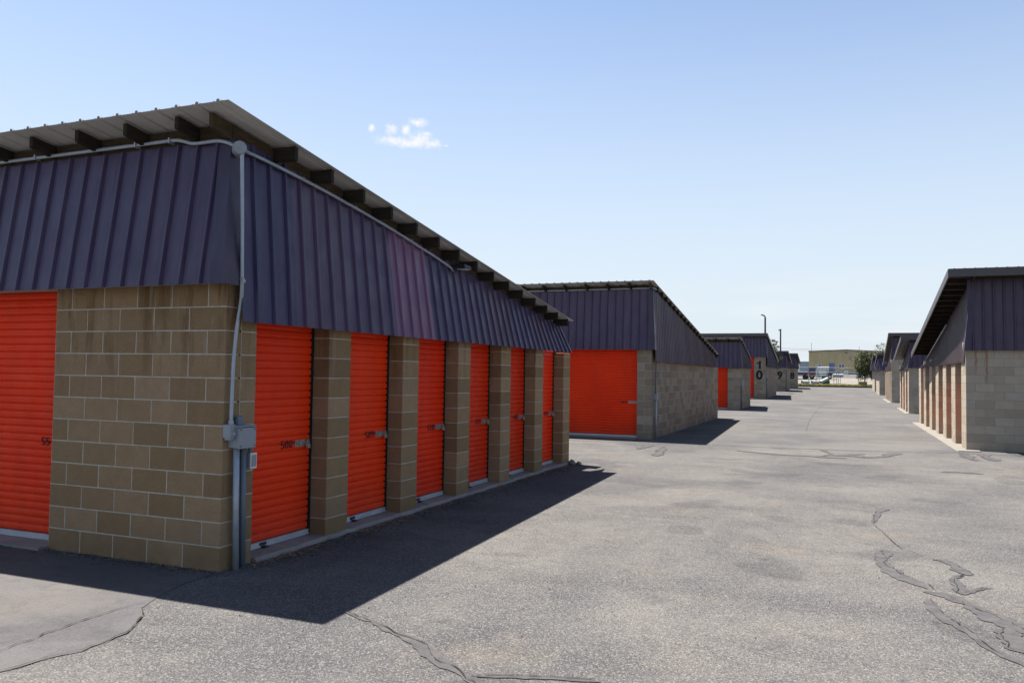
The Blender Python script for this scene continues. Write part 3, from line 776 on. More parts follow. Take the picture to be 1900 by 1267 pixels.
    mb.hexa([P(q0, va, zu(va) - 0.12), P(q1, va, zu(va) - 0.12), P(q1, 0.1, zt(0.1) - 0.06), P(q0, 0.1, zt(0.1) - 0.06),
             P(q0, va, zu(va) - 0.004), P(q1, va, zu(va) - 0.004), P(q1, 0.1, zu(0.1) - 0.004), P(q0, 0.1, zu(0.1) - 0.004)])
    mb.hexa([P(q0, 0.1, zt(0.1) - 0.06), P(q1, 0.1, zt(0.1) - 0.06), P(q1, vb, zt(vb) - 0.06), P(q0, vb, zt(vb) - 0.06),
             P(q0, 0.1, zu(0.1) - 0.004), P(q1, 0.1, zu(0.1) - 0.004), P(q1, vb, zu(vb) - 0.004), P(q0, vb, zu(vb) - 0.004)])
    mb.build('rim_beam', M['wood_tan'], root)
    if tails:
        c0, step, n = tails
        for i in range(n):
            o = -(c0 + step * i); mb = MB(); a, b = vn + 0.10, -0.004
            mb.hexa([P(o - 0.021, a, zu(a) - 0.105), P(o + 0.021, a, zu(a) - 0.105), P(o + 0.021, b, zu(b) - 0.125), P(o - 0.021, b, zu(b) - 0.125),
                     P(o - 0.021, a, zu(a) - 0.004), P(o + 0.021, a, zu(a) - 0.004), P(o + 0.021, b, zu(b) - 0.004), P(o - 0.021, b, zu(b) - 0.004)])
            mb.build('rafter', M['wood'], root)
    if lookouts:
        c0, step, n = lookouts
        for i in range(n):
            v = c0 + step * i; mb = MB(); e0, e1 = ot - 0.05, rake - 0.015; hh = 0.125
            if v + 0.04 > vf: break
            mb.hexa([P(e0, v, zu(v) - hh), P(e1, v, zu(v) - hh), P(e1, v + 0.042, zu(v + .042) - hh), P(e0, v + 0.042, zu(v + .042) - hh),
                     P(e0, v, zu(v) - 0.004), P(e1, v, zu(v) - 0.004), P(e1, v + 0.042, zu(v + .042) - 0.004), P(e0, v + 0.042, zu(v + .042) - 0.004)])
            mb.build('lookout', M['wood'], root)
    # --- roof sheets
    rf = MB(); rf.box((min(-s * W, -s * 0.3), 0.35, zr(0.35) - 0.12), (max(-s * W, -s * 0.3), 0.40, zr(0.4) - 0.03)); rf = rf.build('roof', M['wood'], root)
    o0 = rake; nz = Vector((0, 0, 1)); k = 0
    while o0 > -W:
        o1_ = max(o0 - wp, -W)
        A = lambda q: P(rake - q, vn, zn); Bf = lambda q: P(rake - q, vf, zf)
        mbp = ribbed(A, Bf, nz, rake - o0, rake - o1_, rake - o0, 0.22, 0.02, 0.004)
        p_ = mbp.build('roof_sheet', M['roof'] if not trim else M['trim_dark'], rf); t_ = rb.uniform(0.93, 1.05); p_.color = (t_, t_, t_, 1)
        o0 = o1_
    if trim:
        mb = MB(); h = 0.19
        mb.box((min(-s * W, s * (rake + 0.012)), vn - 0.025, zn - h), (max(-s * W, s * (rake + 0.012)), vn - 0.004, zn + 0.006)); mb.build('eave_trim', M['trim_dark'], root)
        mb = MB(); mb.hexa([P(rake + 0.004, vn - 0.004, zn - h), P(rake + 0.028, vn - 0.004, zn - h), P(rake + 0.028, vf, zf - h), P(rake + 0.004, vf, zf - h),
                            P(rake + 0.004, vn - 0.004, zn + 0.006), P(rake + 0.028, vn - 0.004, zn + 0.006), P(rake + 0.028, vf, zf + 0.006), P(rake + 0.004, vf, zf + 0.006)])
        mb.build('rake_trim', M['trim_dark'], root)
    return root

b1 = storage('large storage building nearest the camera with orange doors numbered 508 to 513', -4.846, 5.422, 0, 1, 9.25, 16, 2.41, 3.66, 2.11, (3.70, 0.130), 0.20, 0.13,
    (-0.365, 3.866, 8.70, 2.684), 0.285, (0.395, 1.1103, 0.3893, 6), [('wall', 2.032), ('door', 2.44), ('wall', 0.4064), ('door', 2.44), ('wall', 0.4064), ('door', 2.44), ('wall', 0.81), ('door', 2.44), ('wall', 2.6)], 'block', 'mortar',
    lookouts=(0.52, 0.563, 15), tints=[(.70, .80, 1.05), (1.25, 1.15, 1.15), (1.1, 1.05, 1.15), (3.1, 2.2, 2.0), (.8, .95, 1.2), (.9, 1.0, 1.2), (1.0, .97, 1.1), (.85, 1.0, 1.3), (1, 1, 1.15), (.9, 1.0, 1.25)],
    phase=-0.11, fv=(8.62, 9.03), slats=True, near_limit=5.0, tails=(0.354, 0.585, 26),
    numbers={('n', 0): ('55', 2.06, False, None), ('r', 0): ('508', 0, 1, None), ('r', 1): ('509', 0, 1, None), ('r', 2): ('510', 0, 1, None), ('r', 3): ('511', 0, 1, None), ('r', 4): ('512', 0, 1, None), ('r', 5): ('513', 0, 1, None)})
b2 = storage('storage building with the wide orange 507 door and a blank block wall to the drive', -4.70, 21.34, 0, 1, 12.45, 14, 2.388, 4.012, 2.08, (4.015, 0.1336), 0.12, 0.10,
    (-0.44, 4.195, 11.75, 2.60), 0.13, None, [('wall', 0.39), ('door', 2.44), ('wall', 0.40), ('door', 2.44), ('wall', 8.33)], 'block_grey', 'mortar_dull',
    lookouts=(0.25, 0.60, 21), fv=(11.0, 11.55), near_limit=0.5, ntint=(1.0, .92, .98), tints=[(2.3, 2.7, 1.45), (1.7, 1.9, 1.25), (2.1, 2.4, 1.4), (1.9, 2.1, 1.3)] * 4, tails=(0.55, 0.61, 20), numbers={('n', 0): ('507', None, True, None)})  # greyer, lighter road panel tints put the sky's reflection into the colour
b3 = storage('small storage building with a narrow orange door behind the 507 building', -4.72, 41.66, 0.05, 1, 5.0, 14, 2.10, 3.38, 2.10, (3.42, 0.19), 0.12, 0.10,
    (-0.45, 3.61, 4.35, 2.66), 0.12, None, [('wall', 0.60), ('door', 1.12), ('wall', 0.40), ('door', 1.12), ('wall', 10.76)], 'block_grey', 'mortar_dull', blocks='stuff',
    lookouts=(0.25, 0.60, 8), tails=(0.55, 0.61, 20), numbers={('n', 0): ('557', None, True, None)} and None)
b4 = storage('storage building with a large black 10 painted on its block pier', -4.85, 57.95, 0.2, 1, 9.7, 16, 2.88, 4.33, 2.24, (4.36, 0.16), 0.12, 0.10,
    (-0.4, 4.50, 9.9, 2.85), 0.13, None, [('wall', 0.78), ('door', 1.3), ('wall', 0.4), ('door', 2.44), ('wall', 11.08)], 'block_grey', 'mortar_dull', blocks='stuff', trim=True)
b5 = storage('storage building with a black 9 painted beside a sliver of orange door', -4.83, 78.65, 0.4, 1, 6.5, 14, 2.21, 3.55, 2.21, (3.58, 0.17), 0.12, 0.10,
    (-0.4, 3.74, 5.6, 2.72), 0.25, None, [('wall', 0.95), ('door', 1.3), ('wall', 0.4), ('door', 2.44), ('wall', 8.91)], 'block_grey', 'mortar_dull', blocks='stuff', trim=True)
b6 = storage('farthest storage building in the row, black 8 on its block end wall', -4.62, 90.14, 0.5, 1, 7.0, 14, 2.19, 3.52, 2.19, (3.56, 0.13), 0.12, 0.10,
    (-0.4, 3.75, 6.6, 2.78), 0.30, None, [('wall', 2.8), ('door', 1.3), ('wall', 9.9)], 'block_grey', 'mortar_dull', blocks='stuff', trim=True)
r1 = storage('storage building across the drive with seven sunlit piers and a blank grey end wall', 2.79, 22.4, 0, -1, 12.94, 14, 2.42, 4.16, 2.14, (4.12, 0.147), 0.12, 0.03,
    (-0.55, 4.36, 10.85, 2.685), 0.40, (0.82, 1.20, 0.82, 6), [('wall', 13.82)], 'block_pale', 'mortar_dark', dtint=(0.85, 4.4, 5, 1), ot=-0.14, hrr=0.017, lookouts=(0.25, 0.60, 19), trim=True, fv=(11.9, 12.2), near_limit=4.0, ntint=(.95, .86, .78), tints=[(1.75, 1.85, 0.88), (1.5, 1.6, 0.78), (1.65, 1.75, 0.84)] * 5)  # road panels tinted lighter than the end ones, sunlight put into their colour
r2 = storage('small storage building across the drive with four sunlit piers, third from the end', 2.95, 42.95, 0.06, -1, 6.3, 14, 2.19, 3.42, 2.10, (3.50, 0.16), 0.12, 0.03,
    (-0.4, 3.70, 6.1, 2.70), 0.33, (0.75, 1.1, 0.75, 3), [('wall', 13.9)], 'block_pale', 'mortar_dull', blocks='stuff', trim=True, dtint=(0.85, 4.4, 5, 1), ot=-0.14, hrr=0.017, ntint=(.95, .86, .82), tints=[(1.6, 1.7, .82)] * 9)  # sunlit look of the road panels painted in by the lighter tint
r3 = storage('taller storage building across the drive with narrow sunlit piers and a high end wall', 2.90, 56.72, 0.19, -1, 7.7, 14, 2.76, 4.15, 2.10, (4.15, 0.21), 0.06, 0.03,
    (-0.4, 4.42, 7.6, 2.60), 0.16, (0.55, 0.88, 0.55, 5), [('wall', 13.9)], 'block_pale', 'mortar_dull', blocks='stuff', trim=True, dtint=(0.85, 4.4, 5, 1), ot=-0.14, hrr=0.017, ntint=(.95, .86, .82), tints=[(1.6, 1.7, .82)] * 9)  # lighter road panel tint again carries painted sunlight
r4 = storage('low storage building across the drive with plain sunlit wall beyond the tall one', 2.87, 73.65, 0.35, -1, 7.0, 14, 2.06, 3.25, 2.06, (3.28, 0.16), 0.3, 0.3,
    (-0.4, 3.46, 6.6, 2.40), 0.16, None, [('wall', 13.9)], 'block_pale', 'mortar_dull', blocks='stuff', trim=True)
r5 = storage('last low storage building across the drive, next to the tree in the planter', 2.93, 85.8, 0.46, -1, 7.0, 14, 2.06, 3.22, 2.06, (3.25, 0.16), 0.3, 0.3,
    (-0.4, 3.46, 6.6, 2.40), 0.16, None, [('wall', 13.9)], 'block_pale', 'mortar_dull', blocks='stuff', trim=True)

# painted building numbers on the end piers
mb = MB(); mb.prism([(-0.46, -0.005, 2.06), (-0.32, -0.005, 2.06), (-0.32, -0.005, 2.62), (-0.42, -0.005, 2.62), (-0.47, -0.005, 2.53), (-0.59, -0.005, 2.49), (-0.59, -0.005, 2.40), (-0.46, -0.005, 2.42)], (0, 0.003, 0)); mb.build('building_number', M['ink'], b4)
text('building_number', '0', M['ink'], b4, (-0.42, -0.006, 1.36), (1, 0, 0), (0, 0, 1), 0.60, 0.035, align='CENTER')
text('building_number', '9', M['ink'], b5, (-0.50, -0.006, 1.22), (1, 0, 0), (0, 0, 1), 0.62, 0.035, align='CENTER')
text('building_number', '8', M['ink'], b6, (-0.24, -0.006, 1.12), (1, 0, 0), (0, 0, 1), 0.60, 0.035, align='CENTER')

# concrete strips in front of the doors
def strip(x0, x1, y0, y1, h, mat, rag=0.02):
    mb = MB(); n = max(8, int((y1 - y0) / 0.12)); vs_ = []
    for i in range(n + 1):
        y = y0 + (y1 - y0) * i / n; j = random.uniform(-rag, rag)
        vs_ += [(x0, y, zg(y) - 0.1), (x0, y, zg(y) + h), (x1 + j - 0.012 * (1 if x1 > x0 else -1), y, zg(y) + h - 0.003 + random.uniform(-.003, .002)), (x1 + j + 0.012 * (1 if x1 > x0 else -1), y, zg(y) + h * 0.35 + random.uniform(-.006, .006)), (x1 + j * 1.3 + 0.02 * (1 if x1 > x0 else -1), y, zg(y) - 0.1)]
    f = [(i * 5 + k, i * 5 + k + 1, (i + 1) * 5 + k + 1, (i + 1) * 5 + k) for i in range(n) for k in range(4)]
    mb.add(vs_, f + [(0, 1, 2, 3, 4), tuple(n * 5 + k for k in (4, 3, 2, 1, 0))])
    return structure(mb.build('concrete_apron', mat))
strip(-5.12, -4.815, 5.83, 14.70, 0.040, M['concrete'])
strip(3.05, 2.56, 21.98, 35.3, 0.022, M['concrete_pale'], 0.012)
strip(3.2, 2.80, 42.7, 49.3, 0.02, M['concrete_pale'], 0.01)
strip(3.15, 2.72, 56.5, 64.4, 0.02, M['concrete_pale'], 0.01)

# ------------------------------------------------------------------ electrical fittings on the near building
def tube_part(name, path, r, mat, parent, n=10):
    mb = MB(); mb.tube(path, r, n); return mb.build(name, mat, parent, smooth=True)
def smooth_path(pts, it=2):
    pts = [Vector(p) for p in pts]
    for _ in range(it):
        q = [pts[0]]
        for a, b in zip(pts, pts[1:]): q += [a.lerp(b, .25), a.lerp(b, .75)]
        pts = q + [pts[-1]]
    return pts
cond1 = tube_part('conduit', smooth_path([(-15.5, -0.06, 3.69), (-6, -0.06, 3.69), (-2.85, -0.06, 3.695), (-1.41, -0.06, 3.698), (-0.76, -0.06, 3.700), (-0.56, -0.06, 3.703), (-0.46, -0.06, 3.680), (-0.37, -0.06, 3.648), (-0.23, -0.06, 3.650), (-0.085, -0.06, 3.652), (0.02, -0.06, 3.625), (0.11, -0.05, 3.578)]), 0.0165, M['galv'], b1)
for o in (-0.62, -1.02, -2.30, -2.92):
    mb = MB(); mb.box((o - 0.008, -0.085, 3.675), (o + 0.008, -0.02, 3.722)); mb.build('conduit_strap', M['galv'], b1)
tube_part('conduit', smooth_path([(0.12, 0.03, 3.575), (0.09, 0.109, 3.575), (0.075, 0.199, 3.58), (0.075, 0.416, 3.567), (0.075, 1.236, 3.495), (0.075, 2.48, 3.345), (0.075, 3.385, 3.20), (0.075, 3.75, 3.143), (0.075, 3.98, 3.10), (0.075, 4.08, 3.078), (0.075, 4.13, 3.05)]), 0.0165, M['galv'], b1)
tube_part('conduit', smooth_path([(0.15, -0.036, 3.53), (0.15, -0.03, 3.40), (0.15, -0.012, 3.0), (0.15, 0.007, 2.455), (0.12, 0.045, 2.36), (0.075, 0.085, 2.25), (0.06, 0.068, 2.094), (0.05, 0.05, 1.85), (0.045, 0.045, 1.6), (0.045, 0.043, 1.24)]), 0.0165, M['galv'], b1)
for v, z in ((0.014, 2.47), (0.9, 3.53), (1.8, 3.432), (3.0, 3.268)):
    mb = MB(); x = 0.15 if z < 2.6 else 0.075
    mb.tube([(x, v - 0.012, z), (x, v + 0.012, z - (0.03 if z < 2.6 else 0.002))], 0.021, 10); mb.build('conduit_strap', M['galv'], b1)
mb = MB(); mb.tube([(0.06, 0.02, 3.569), (0.105, -0.022, 3.569), (0.15, -0.064, 3.569)], 0.058, 20); jb = mb.build('junction_box', M['greybox'], b1)
mb = MB(); mb.tube([(0.151, -0.0655, 3.569), (0.158, -0.072, 3.569)], 0.054, 20); mb.tube([(0.158, -0.072, 3.569), (0.161, -0.075, 3.569)], 0.009, 8)
mb.tube([(0.158, -0.045, 3.60), (0.174, -0.06, 3.60)], 0.006, 6); mb.tube([(0.174, -0.10, 3.54), (0.166, -0.092, 3.54)], 0.006, 6); mb.build('cover', M['greybox'], jb)
# meter-style box with pipes into the ground
mb = MB(); mb.box((0.005, 0.061, 1.035), (0.115, 0.262, 1.205)); gb = mb.build('electrical_box', M['greybox'], b1)
mb = MB(); mb.box((0.115, 0.054, 1.030), (0.125, 0.267, 1.212)); mb.box((0.0, 0.054, 1.205), (0.125, 0.267, 1.222)); mb.build('cover', M['greybox'], gb)
mb = MB()
for v, z in ((0.075, 1.05), (0.247, 1.05), (0.075, 1.19), (0.247, 1.19)): mb.tube([(0.124, v, z), (0.130, v, z)], 0.006, 8)
mb.build('screw', M['screw'], gb)
mb = MB(); mb.tube([(0.05, 0.135, 1.222), (0.05, 0.135, 1.30)], 0.038, 12); mb.build('cable_plug', M['pvc'], b1)
mb = MB(); mb.box((0.01, -0.012, 1.125), (0.085, 0.062, 1.235)); mb.box((0.02, -0.003, 1.105), (0.078, 0.055, 1.125)); mb.box((0.03, 0.055, 1.13), (0.075, 0.085, 1.16)); cb = mb.build('conduit_body', M['greybox'], b1)
mb = MB(); mb.box((0.086, 0.028, 1.150), (0.090, 0.050, 1.166)); mb.build('sticker', M['white'], cb)
mb = MB(); mb.tube([(0.045, 0.043, 1.235), (0.045, 0.043, 1.265)], 0.024, 12); mb.build('coupling', M['galv'], cb)
tube_part('conduit', [(0.055, 0.106, 1.036), (0.055, 0.118, 0.5), (0.055, 0.14, -0.05)], 0.027, M['galv'], b1, 12)
tube_part('conduit', [(0.055, 0.190, 1.036), (0.055, 0.205, 0.5), (0.055, 0.222, -0.05)], 0.027, M['pvc'], b1, 12)
mb = MB(); mb.box((0.03, 0.250, 0.845), (0.085, 0.322, 0.975)); ob = mb.build('outlet_box', M['greybox'], b1)
mb = MB(); mb.box((0.085, 0.246, 0.842), (0.092, 0.326, 0.978)); mb.build('cover', M['white'], ob)
mb = MB(); mb.box((0.092, 0.258, 0.860), (0.097, 0.314, 0.960)); mb.build('flap', M['greybox'], ob)
tube_part('conduit', smooth_path([(0.055, 0.282, 0.975), (0.055, 0.282, 1.02), (0.06, 0.288, 1.05), (0.06, 0.290, 1.10)]), 0.018, M['pvc'], b1)
# small floodlight under the eave
mb = MB(); mb.box((0.05, 4.10, 3.05), (0.10, 4.16, 3.11)); mb.tube([(0.10, 4.13, 3.08), (0.17, 4.16, 3.10)], 0.012, 8); fl = mb.build('floodlight', M['screw'], b1)
mb = MB(); mb.hexa([(0.10, 4.12, 3.085), (0.26, 4.12, 3.075), (0.26, 4.34, 3.075), (0.10, 4.34, 3.085), (0.12, 4.14, 3.15), (0.24, 4.14, 3.13), (0.24, 4.32, 3.13), (0.12, 4.32, 3.15)]); mb.build('housing', M['screw'], fl)
mb = MB(); mb.box((0.13, 4.15, 3.068), (0.24, 4.31, 3.0745)); mb.build('lens', M['lens'], fl)
# the other buildings' conduits and boxes
tube_part('conduit', [(0.06, 0.30, 2.08), (0.05, 0.29, 1.15)], 0.02, M['pvc'], b2)
tube_part('conduit', [(0.06, 0.30, 1.10), (0.06, 0.34, -0.05)], 0.03, M['galv'], b2)
mb = MB(); mb.box((0.0, 0.24, 1.05), (0.10, 0.38, 1.22)); q = mb.build('electrical_box', M['greybox'], b2)
tube_part('conduit', [(-12, -0.06, 4.03), (0.06, -0.06, 4.03), (0.12, 0.0, 3.99)], 0.017, M['galv'], b2)
for bb, z in ((b3, 1.25), (b4, 1.5)):
    tube_part('conduit', [(0.05, 0.25, z), (0.05, 0.25, -0.05)], 0.03, M['pvc'], bb)
    mb = MB(); mb.box((0.0, 0.15, z - 0.05), (0.12, 0.38, z + 0.22)); mb.build('electrical_box', M['greybox'], bb)
tube_part('conduit', [(0.05, 0.2, 2.0), (0.05, 0.2, -0.05)], 0.035, M['pvc'], b5)
tube_part('conduit', [(0.03, 4.2, 3.30), (0.03, 10.4, 2.42)], 0.018, M['galv'], r1)

PADS = ('padlock on the orange door beside the grey electrical box', 'padlock on the second orange door counted from the electrical box', 'padlock on the third orange door counted from the electrical box', 'padlock on the fourth orange door counted from the electrical box', 'padlock on the fifth orange door, last but one from the far corner', 'padlock on the last orange door before the far corner of the near building')
# padlocks hanging on the latches of the near building
for i, n_ in enumerate(('508', '509', '510', '511', '512', '513')):
    y = 5.422 + 0.395 + i * (1.1103 + 0.3893) + 1.1103 - 0.105; x = -4.846 - 0.205 + 0.048
    t = thing('padlock', (x, y, 0.97), PADS[i], 'padlock', 'padlocks on the near doors')
    mb = MB(); mb.box((-0.010, -0.020, -0.052), (0.012, 0.022, -0.010)); mb.build('body', M['brass'], t)
    mb = MB(); mb.tube([(0.001, -0.012, -0.012), (0.001, -0.012, 0.010), (0.001, -0.006, 0.020), (0.001, 0.006, 0.020), (0.001, 0.014, 0.010), (0.001, 0.014, -0.012)], 0.0035, 8); mb.build('shackle', M['steel'], t)

# ------------------------------------------------------------------ loose grit along the foot of the walls, a crumbled kerb end, a weed
mb = MB()
def pebble(x, y, r, z=0.004):
    c = (x, y, z + r * 0.4); k = random.uniform(0.6, 1.2)
    vs_ = [(c[0] + r * math.cos(a) * k, c[1] + r * math.sin(a), c[2] + random.uniform(-.2, .2) * r) for a in [q * math.pi * 0.4 + random.uniform(-.3, .3) for q in range(5)]] + [(c[0], c[1], c[2] + r * 0.7), (c[0], c[1], c[2] - r * 0.6)]
    mb.add(vs_, [(i, (i + 1) % 5, 5) for i in range(5)] + [((i + 1) % 5, i, 6) for i in range(5)])
for _ in range(900):
    y = random.uniform(5.9, 14.6); pebble(-4.76 + abs(random.gauss(0, 0.16)), y, random.uniform(0.003, 0.012))
for _ in range(260): pebble(random.uniform(-7.5, -4.7), 5.40 - abs(random.gauss(0, 0.10)), random.uniform(0.003, 0.011), 0.005)
for _ in range(500): pebble(random.uniform(-4.6, 3.0), random.uniform(3.0, 14), random.uniform(0.003, 0.008))
tag(mb.build('loose_gravel', M['seal']), kind='stuff')
mb = MB()
def straw(x, y, z):
    a = random.uniform(0, 6.28); l = random.uniform(0.015, 0.07); w = random.uniform(0.0015, 0.006)
    d = Vector((math.cos(a), math.sin(a), random.uniform(-.1, .25))) * l; q = Vector((-math.sin(a), math.cos(a), 0)) * w; p = Vector((x, y, z))
    mb.add([p - d - q, p - d + q, p + d + q * .5, p + d - q * .5], [(0, 1, 2, 3)])
for _ in range(700):
    y = 5.9 + random.choice((0.15, 0.6, 1.7, 2.3, 3.3, 4.9, 5.3, 6.4, 7.9, 8.4)) + random.gauss(0, 0.35); straw(-4.755 + abs(random.gauss(0, 0.07)), y, 0.012)
for _ in range(130): straw(random.uniform(-5.04, -4.82), random.uniform(5.9, 14.5), 0.046)
for _ in range(90): straw(random.uniform(-7.4, -4.9), 5.41 - abs(random.gauss(0, 0.05)), 0.014)
tag(mb.build('dead_grass', M['straw']), kind='stuff')
mb = MB()
for (x, y, r) in [(-4.70, 14.62, 0.10), (-4.62, 14.72, 0.07), (-4.78, 14.78, 0.09), (-4.56, 14.60, 0.05), (-4.66, 14.85, 0.06)]: pebble(x, y, r, -0.01)
tag(mb.build('concrete_rubble', M['concrete_pale']), kind='stuff')
mb = MB()
for _ in range(26):
    a = random.uniform(0, 6.28); r = random.uniform(0.02, 0.05); h = random.uniform(0.01, 0.035); w = 0.006
    cx, cy = -0.32 + random.gauss(0, 0.02), 3.33 + random.gauss(0, 0.012)
    d = Vector((math.cos(a), math.sin(a), 0)); q = Vector((-d.y, d.x, 0)) * w; b0 = Vector((cx, cy, 0.006))
    mb.add([b0 - q, b0 + q, b0 + d * r + Vector((0, 0, h))], [(0, 1, 2)])
tag(mb.build('weed', M['leaf2']), 'small green weed growing in the asphalt crack at the camera end', 'weed')

# ------------------------------------------------------------------ end of the drive: kerb, verge, yard
mb = MB(); mb.box((-40, 103.1, 0.5), (40, 103.32, 0.83)); structure(mb.build('kerb', M['trim_dark']))
mb = MB(); mb.add([(-40, 103.32, 0.80), (40, 103.32, 0.80), (40, 110.6, 0.895), (-40, 110.6, 0.895)], [(0, 1, 2, 3)]); structure(mb.build('verge', M['soil']))
mb = MB()
for _ in range(15000):
    x = random.uniform(-9, 6); y = random.uniform(103.35, 110.4); z = 0.80 + (y - 103.32) * 0.013; h = random.uniform(0.04, 0.14); a = random.uniform(0, 6.28); w = 0.035
    dx, dy = math.cos(a) * w, math.sin(a) * w
    mb.add([(x - dx, y - dy, z), (x + dx, y + dy, z), (x + random.gauss(0, .05), y + random.gauss(0, .05), z + h)], [(0, 1, 2)])
tag(mb.build('grass', M['grass']), kind='stuff')
sheet('far_street', [-80, -20, 20, 80], [135, 140, 146], M['asphalt_road'], 0.01)

# fence
fn = thing('pipe_fence', (-0.5, 110.9, zg(110.9)), 'galvanised pipe fence along the verge at the end of the drive', 'fence')
for x in (-9, -6.6, -3.48, -2.6, -0.13, 0.09, 2.4, 4.8, 7.2):
    mb = MB(); mb.tube([(x, 0, -0.1), (x, 0, 2.18)], 0.035, 8); mb.build('post', M['galv'], fn)
for z in (2.15, 1.55):
    mb = MB(); mb.tube([(-9, 0, z), (7.2, 0, z)], 0.024, 8); mb.build('rail', M['galv'], fn)

# pipes
def pipe(x, y, z, ax, length, r, label, group, name='white_pipe', hollow=True):
    ax = Vector(ax).normalized(); p0 = Vector((0, 0, 0)); p1 = ax * length
    mb = MB(); n = 14
    u = ax.cross(Vector((0, 0, 1))).normalized(); w = ax.cross(u)
    ring = lambda p, rr: [p + (u * math.cos(6.2832 * k / n) + w * math.sin(6.2832 * k / n)) * rr for k in range(n)]
    V = ring(p0, r) + ring(p1, r) + ring(p0, r * .86) + ring(p1, r * .86); F = []
    for k in range(n):
        j = (k + 1) % n; F += [(k, j, n + j, n + k), (2 * n + j, 2 * n + k, 3 * n + k, 3 * n + j), (k, 2 * n + k, 2 * n + j, j), (n + j, 3 * n + j, 3 * n + k, n + k)]
    mb.add(V, F); o = mb.build(name, M['pipe'], None, (x, y, z)); tag(o, label, 'pipe', group)
    if r > 0.15:
        mb = MB(); mb.tube([p0 + ax * 0.03, p1 - ax * 0.03], r * .85, 12); mb.build('bore_shade', M['dark'], o)  # near-black plug, shade of the pipe's inside put in as colour
    return o
zp = zg(112)
pipe(-4.83, 111.6, zp + 0.21, (0.75, 0.66, 0.0), 1.08, 0.21, 'short white culvert pipe lying leftmost behind the fence', 'culvert pipes on the ground')
pipe(-3.62, 111.6, zp + 0.21, (0.75, 0.66, 0.0), 1.08, 0.21, 'short white culvert pipe lying between two fence posts', 'culvert pipes on the ground')
pipe(-2.58, 111.4, zp + 0.23, (0.8, 0.5, 0.42), 1.15, 0.22, 'short white culvert pipe propped up against the green bin', 'culvert pipes on the ground')
for i in range(6):
    pipe(-3.25 + 0.04 * i, 113.2 + 0.05 * i, zp + 0.86 + i * 0.245, (1, 0, 0.06 * (i / 5)), 1.5, 0.105, ('white plastic pipe at the bottom of the tall rack', 'white plastic pipe second from bottom on the tall rack', 'white plastic pipe third from bottom on the tall rack', 'white plastic pipe fourth from bottom on the tall rack', 'white plastic pipe just under the top of the tall rack', 'white plastic pipe tilted on top of the tall rack')[i], 'white pipes stacked on the tall rack')
rk = thing('pipe_rack', (-3.2, 113.25, zp), 'tall steel rack holding six white pipes behind the fence', 'rack')
for x in (0.15, 1.35):
    mb = MB(); mb.box((x - 0.03, 0.16, 0), (x + 0.03, 0.22, 2.3)); mb.build('upright', M['galv'], rk)
for i in range(6):
    for x in (0.15, 1.35):
        mb = MB(); mb.box((x - 0.025, -0.12, 0.70 + i * 0.245), (x + 0.025, 0.16, 0.735 + i * 0.245)); mb.build('arm', M['galv'], rk)
k = 0
for row, (zz_, n) in enumerate(((0.98, 4), (1.20, 3))):
    for i in range(n):
        pipe(-1.25 + 0.1 * row + 0.05 * i, 114 + i * 0.24, zp + zz_ + 0.02 * i, (1, 0.25, 0.0), 1.3, 0.10, ('white pipe in the bottom layer of the low bundle, nearest the fence', 'white pipe in the bottom layer of the low bundle, second from the fence', 'white pipe in the bottom layer of the low bundle, third from the fence', 'white pipe in the bottom layer of the low bundle, farthest from the fence', 'white pipe in the top layer of the low bundle, nearest the fence', 'white pipe in the top layer of the low bundle, the middle one', 'white pipe in the top layer of the low bundle, farthest from the fence')[4 * row + i], 'white pipes in the low bundle')
lr = thing('low_rack', (-0.65, 114.4, zp), 'low two legged rack carrying a bundle of white pipes', 'rack')
for x in (-0.35, 0.45):
    mb = MB(); mb.box((x - 0.04, -0.5, 0.82), (x + 0.04, 0.6, 0.87)); mb.build('bar', M['galv'], lr)
    for y in (-0.45, 0.5): mb = MB(); mb.box((x - 0.03, y - 0.03, 0), (x + 0.03, y + 0.03, 0.82)); mb.build('leg', M['galv'], lr)
gbn = thing('green_bin', (-1.95, 112.4, zp), 'dark green steel bin with sloping side behind the culvert pipes', 'bin')
mb = MB(); mb.hexa([(-0.48, -0.4, 0.04), (0.50, -0.4, 0.04), (0.50, 0.4, 0.04), (-0.48, 0.4, 0.04), (-0.48, -0.45, 0.92), (0.40, -0.45, 0.92), (0.40, 0.45, 0.92), (-0.48, 0.45, 0.92)]); mb.build('body', M['green'], gbn)
mb = MB(); mb.box((-0.50, -0.47, 0.92), (0.42, 0.47, 0.97)); mb.build('lid', M['green'], gbn)

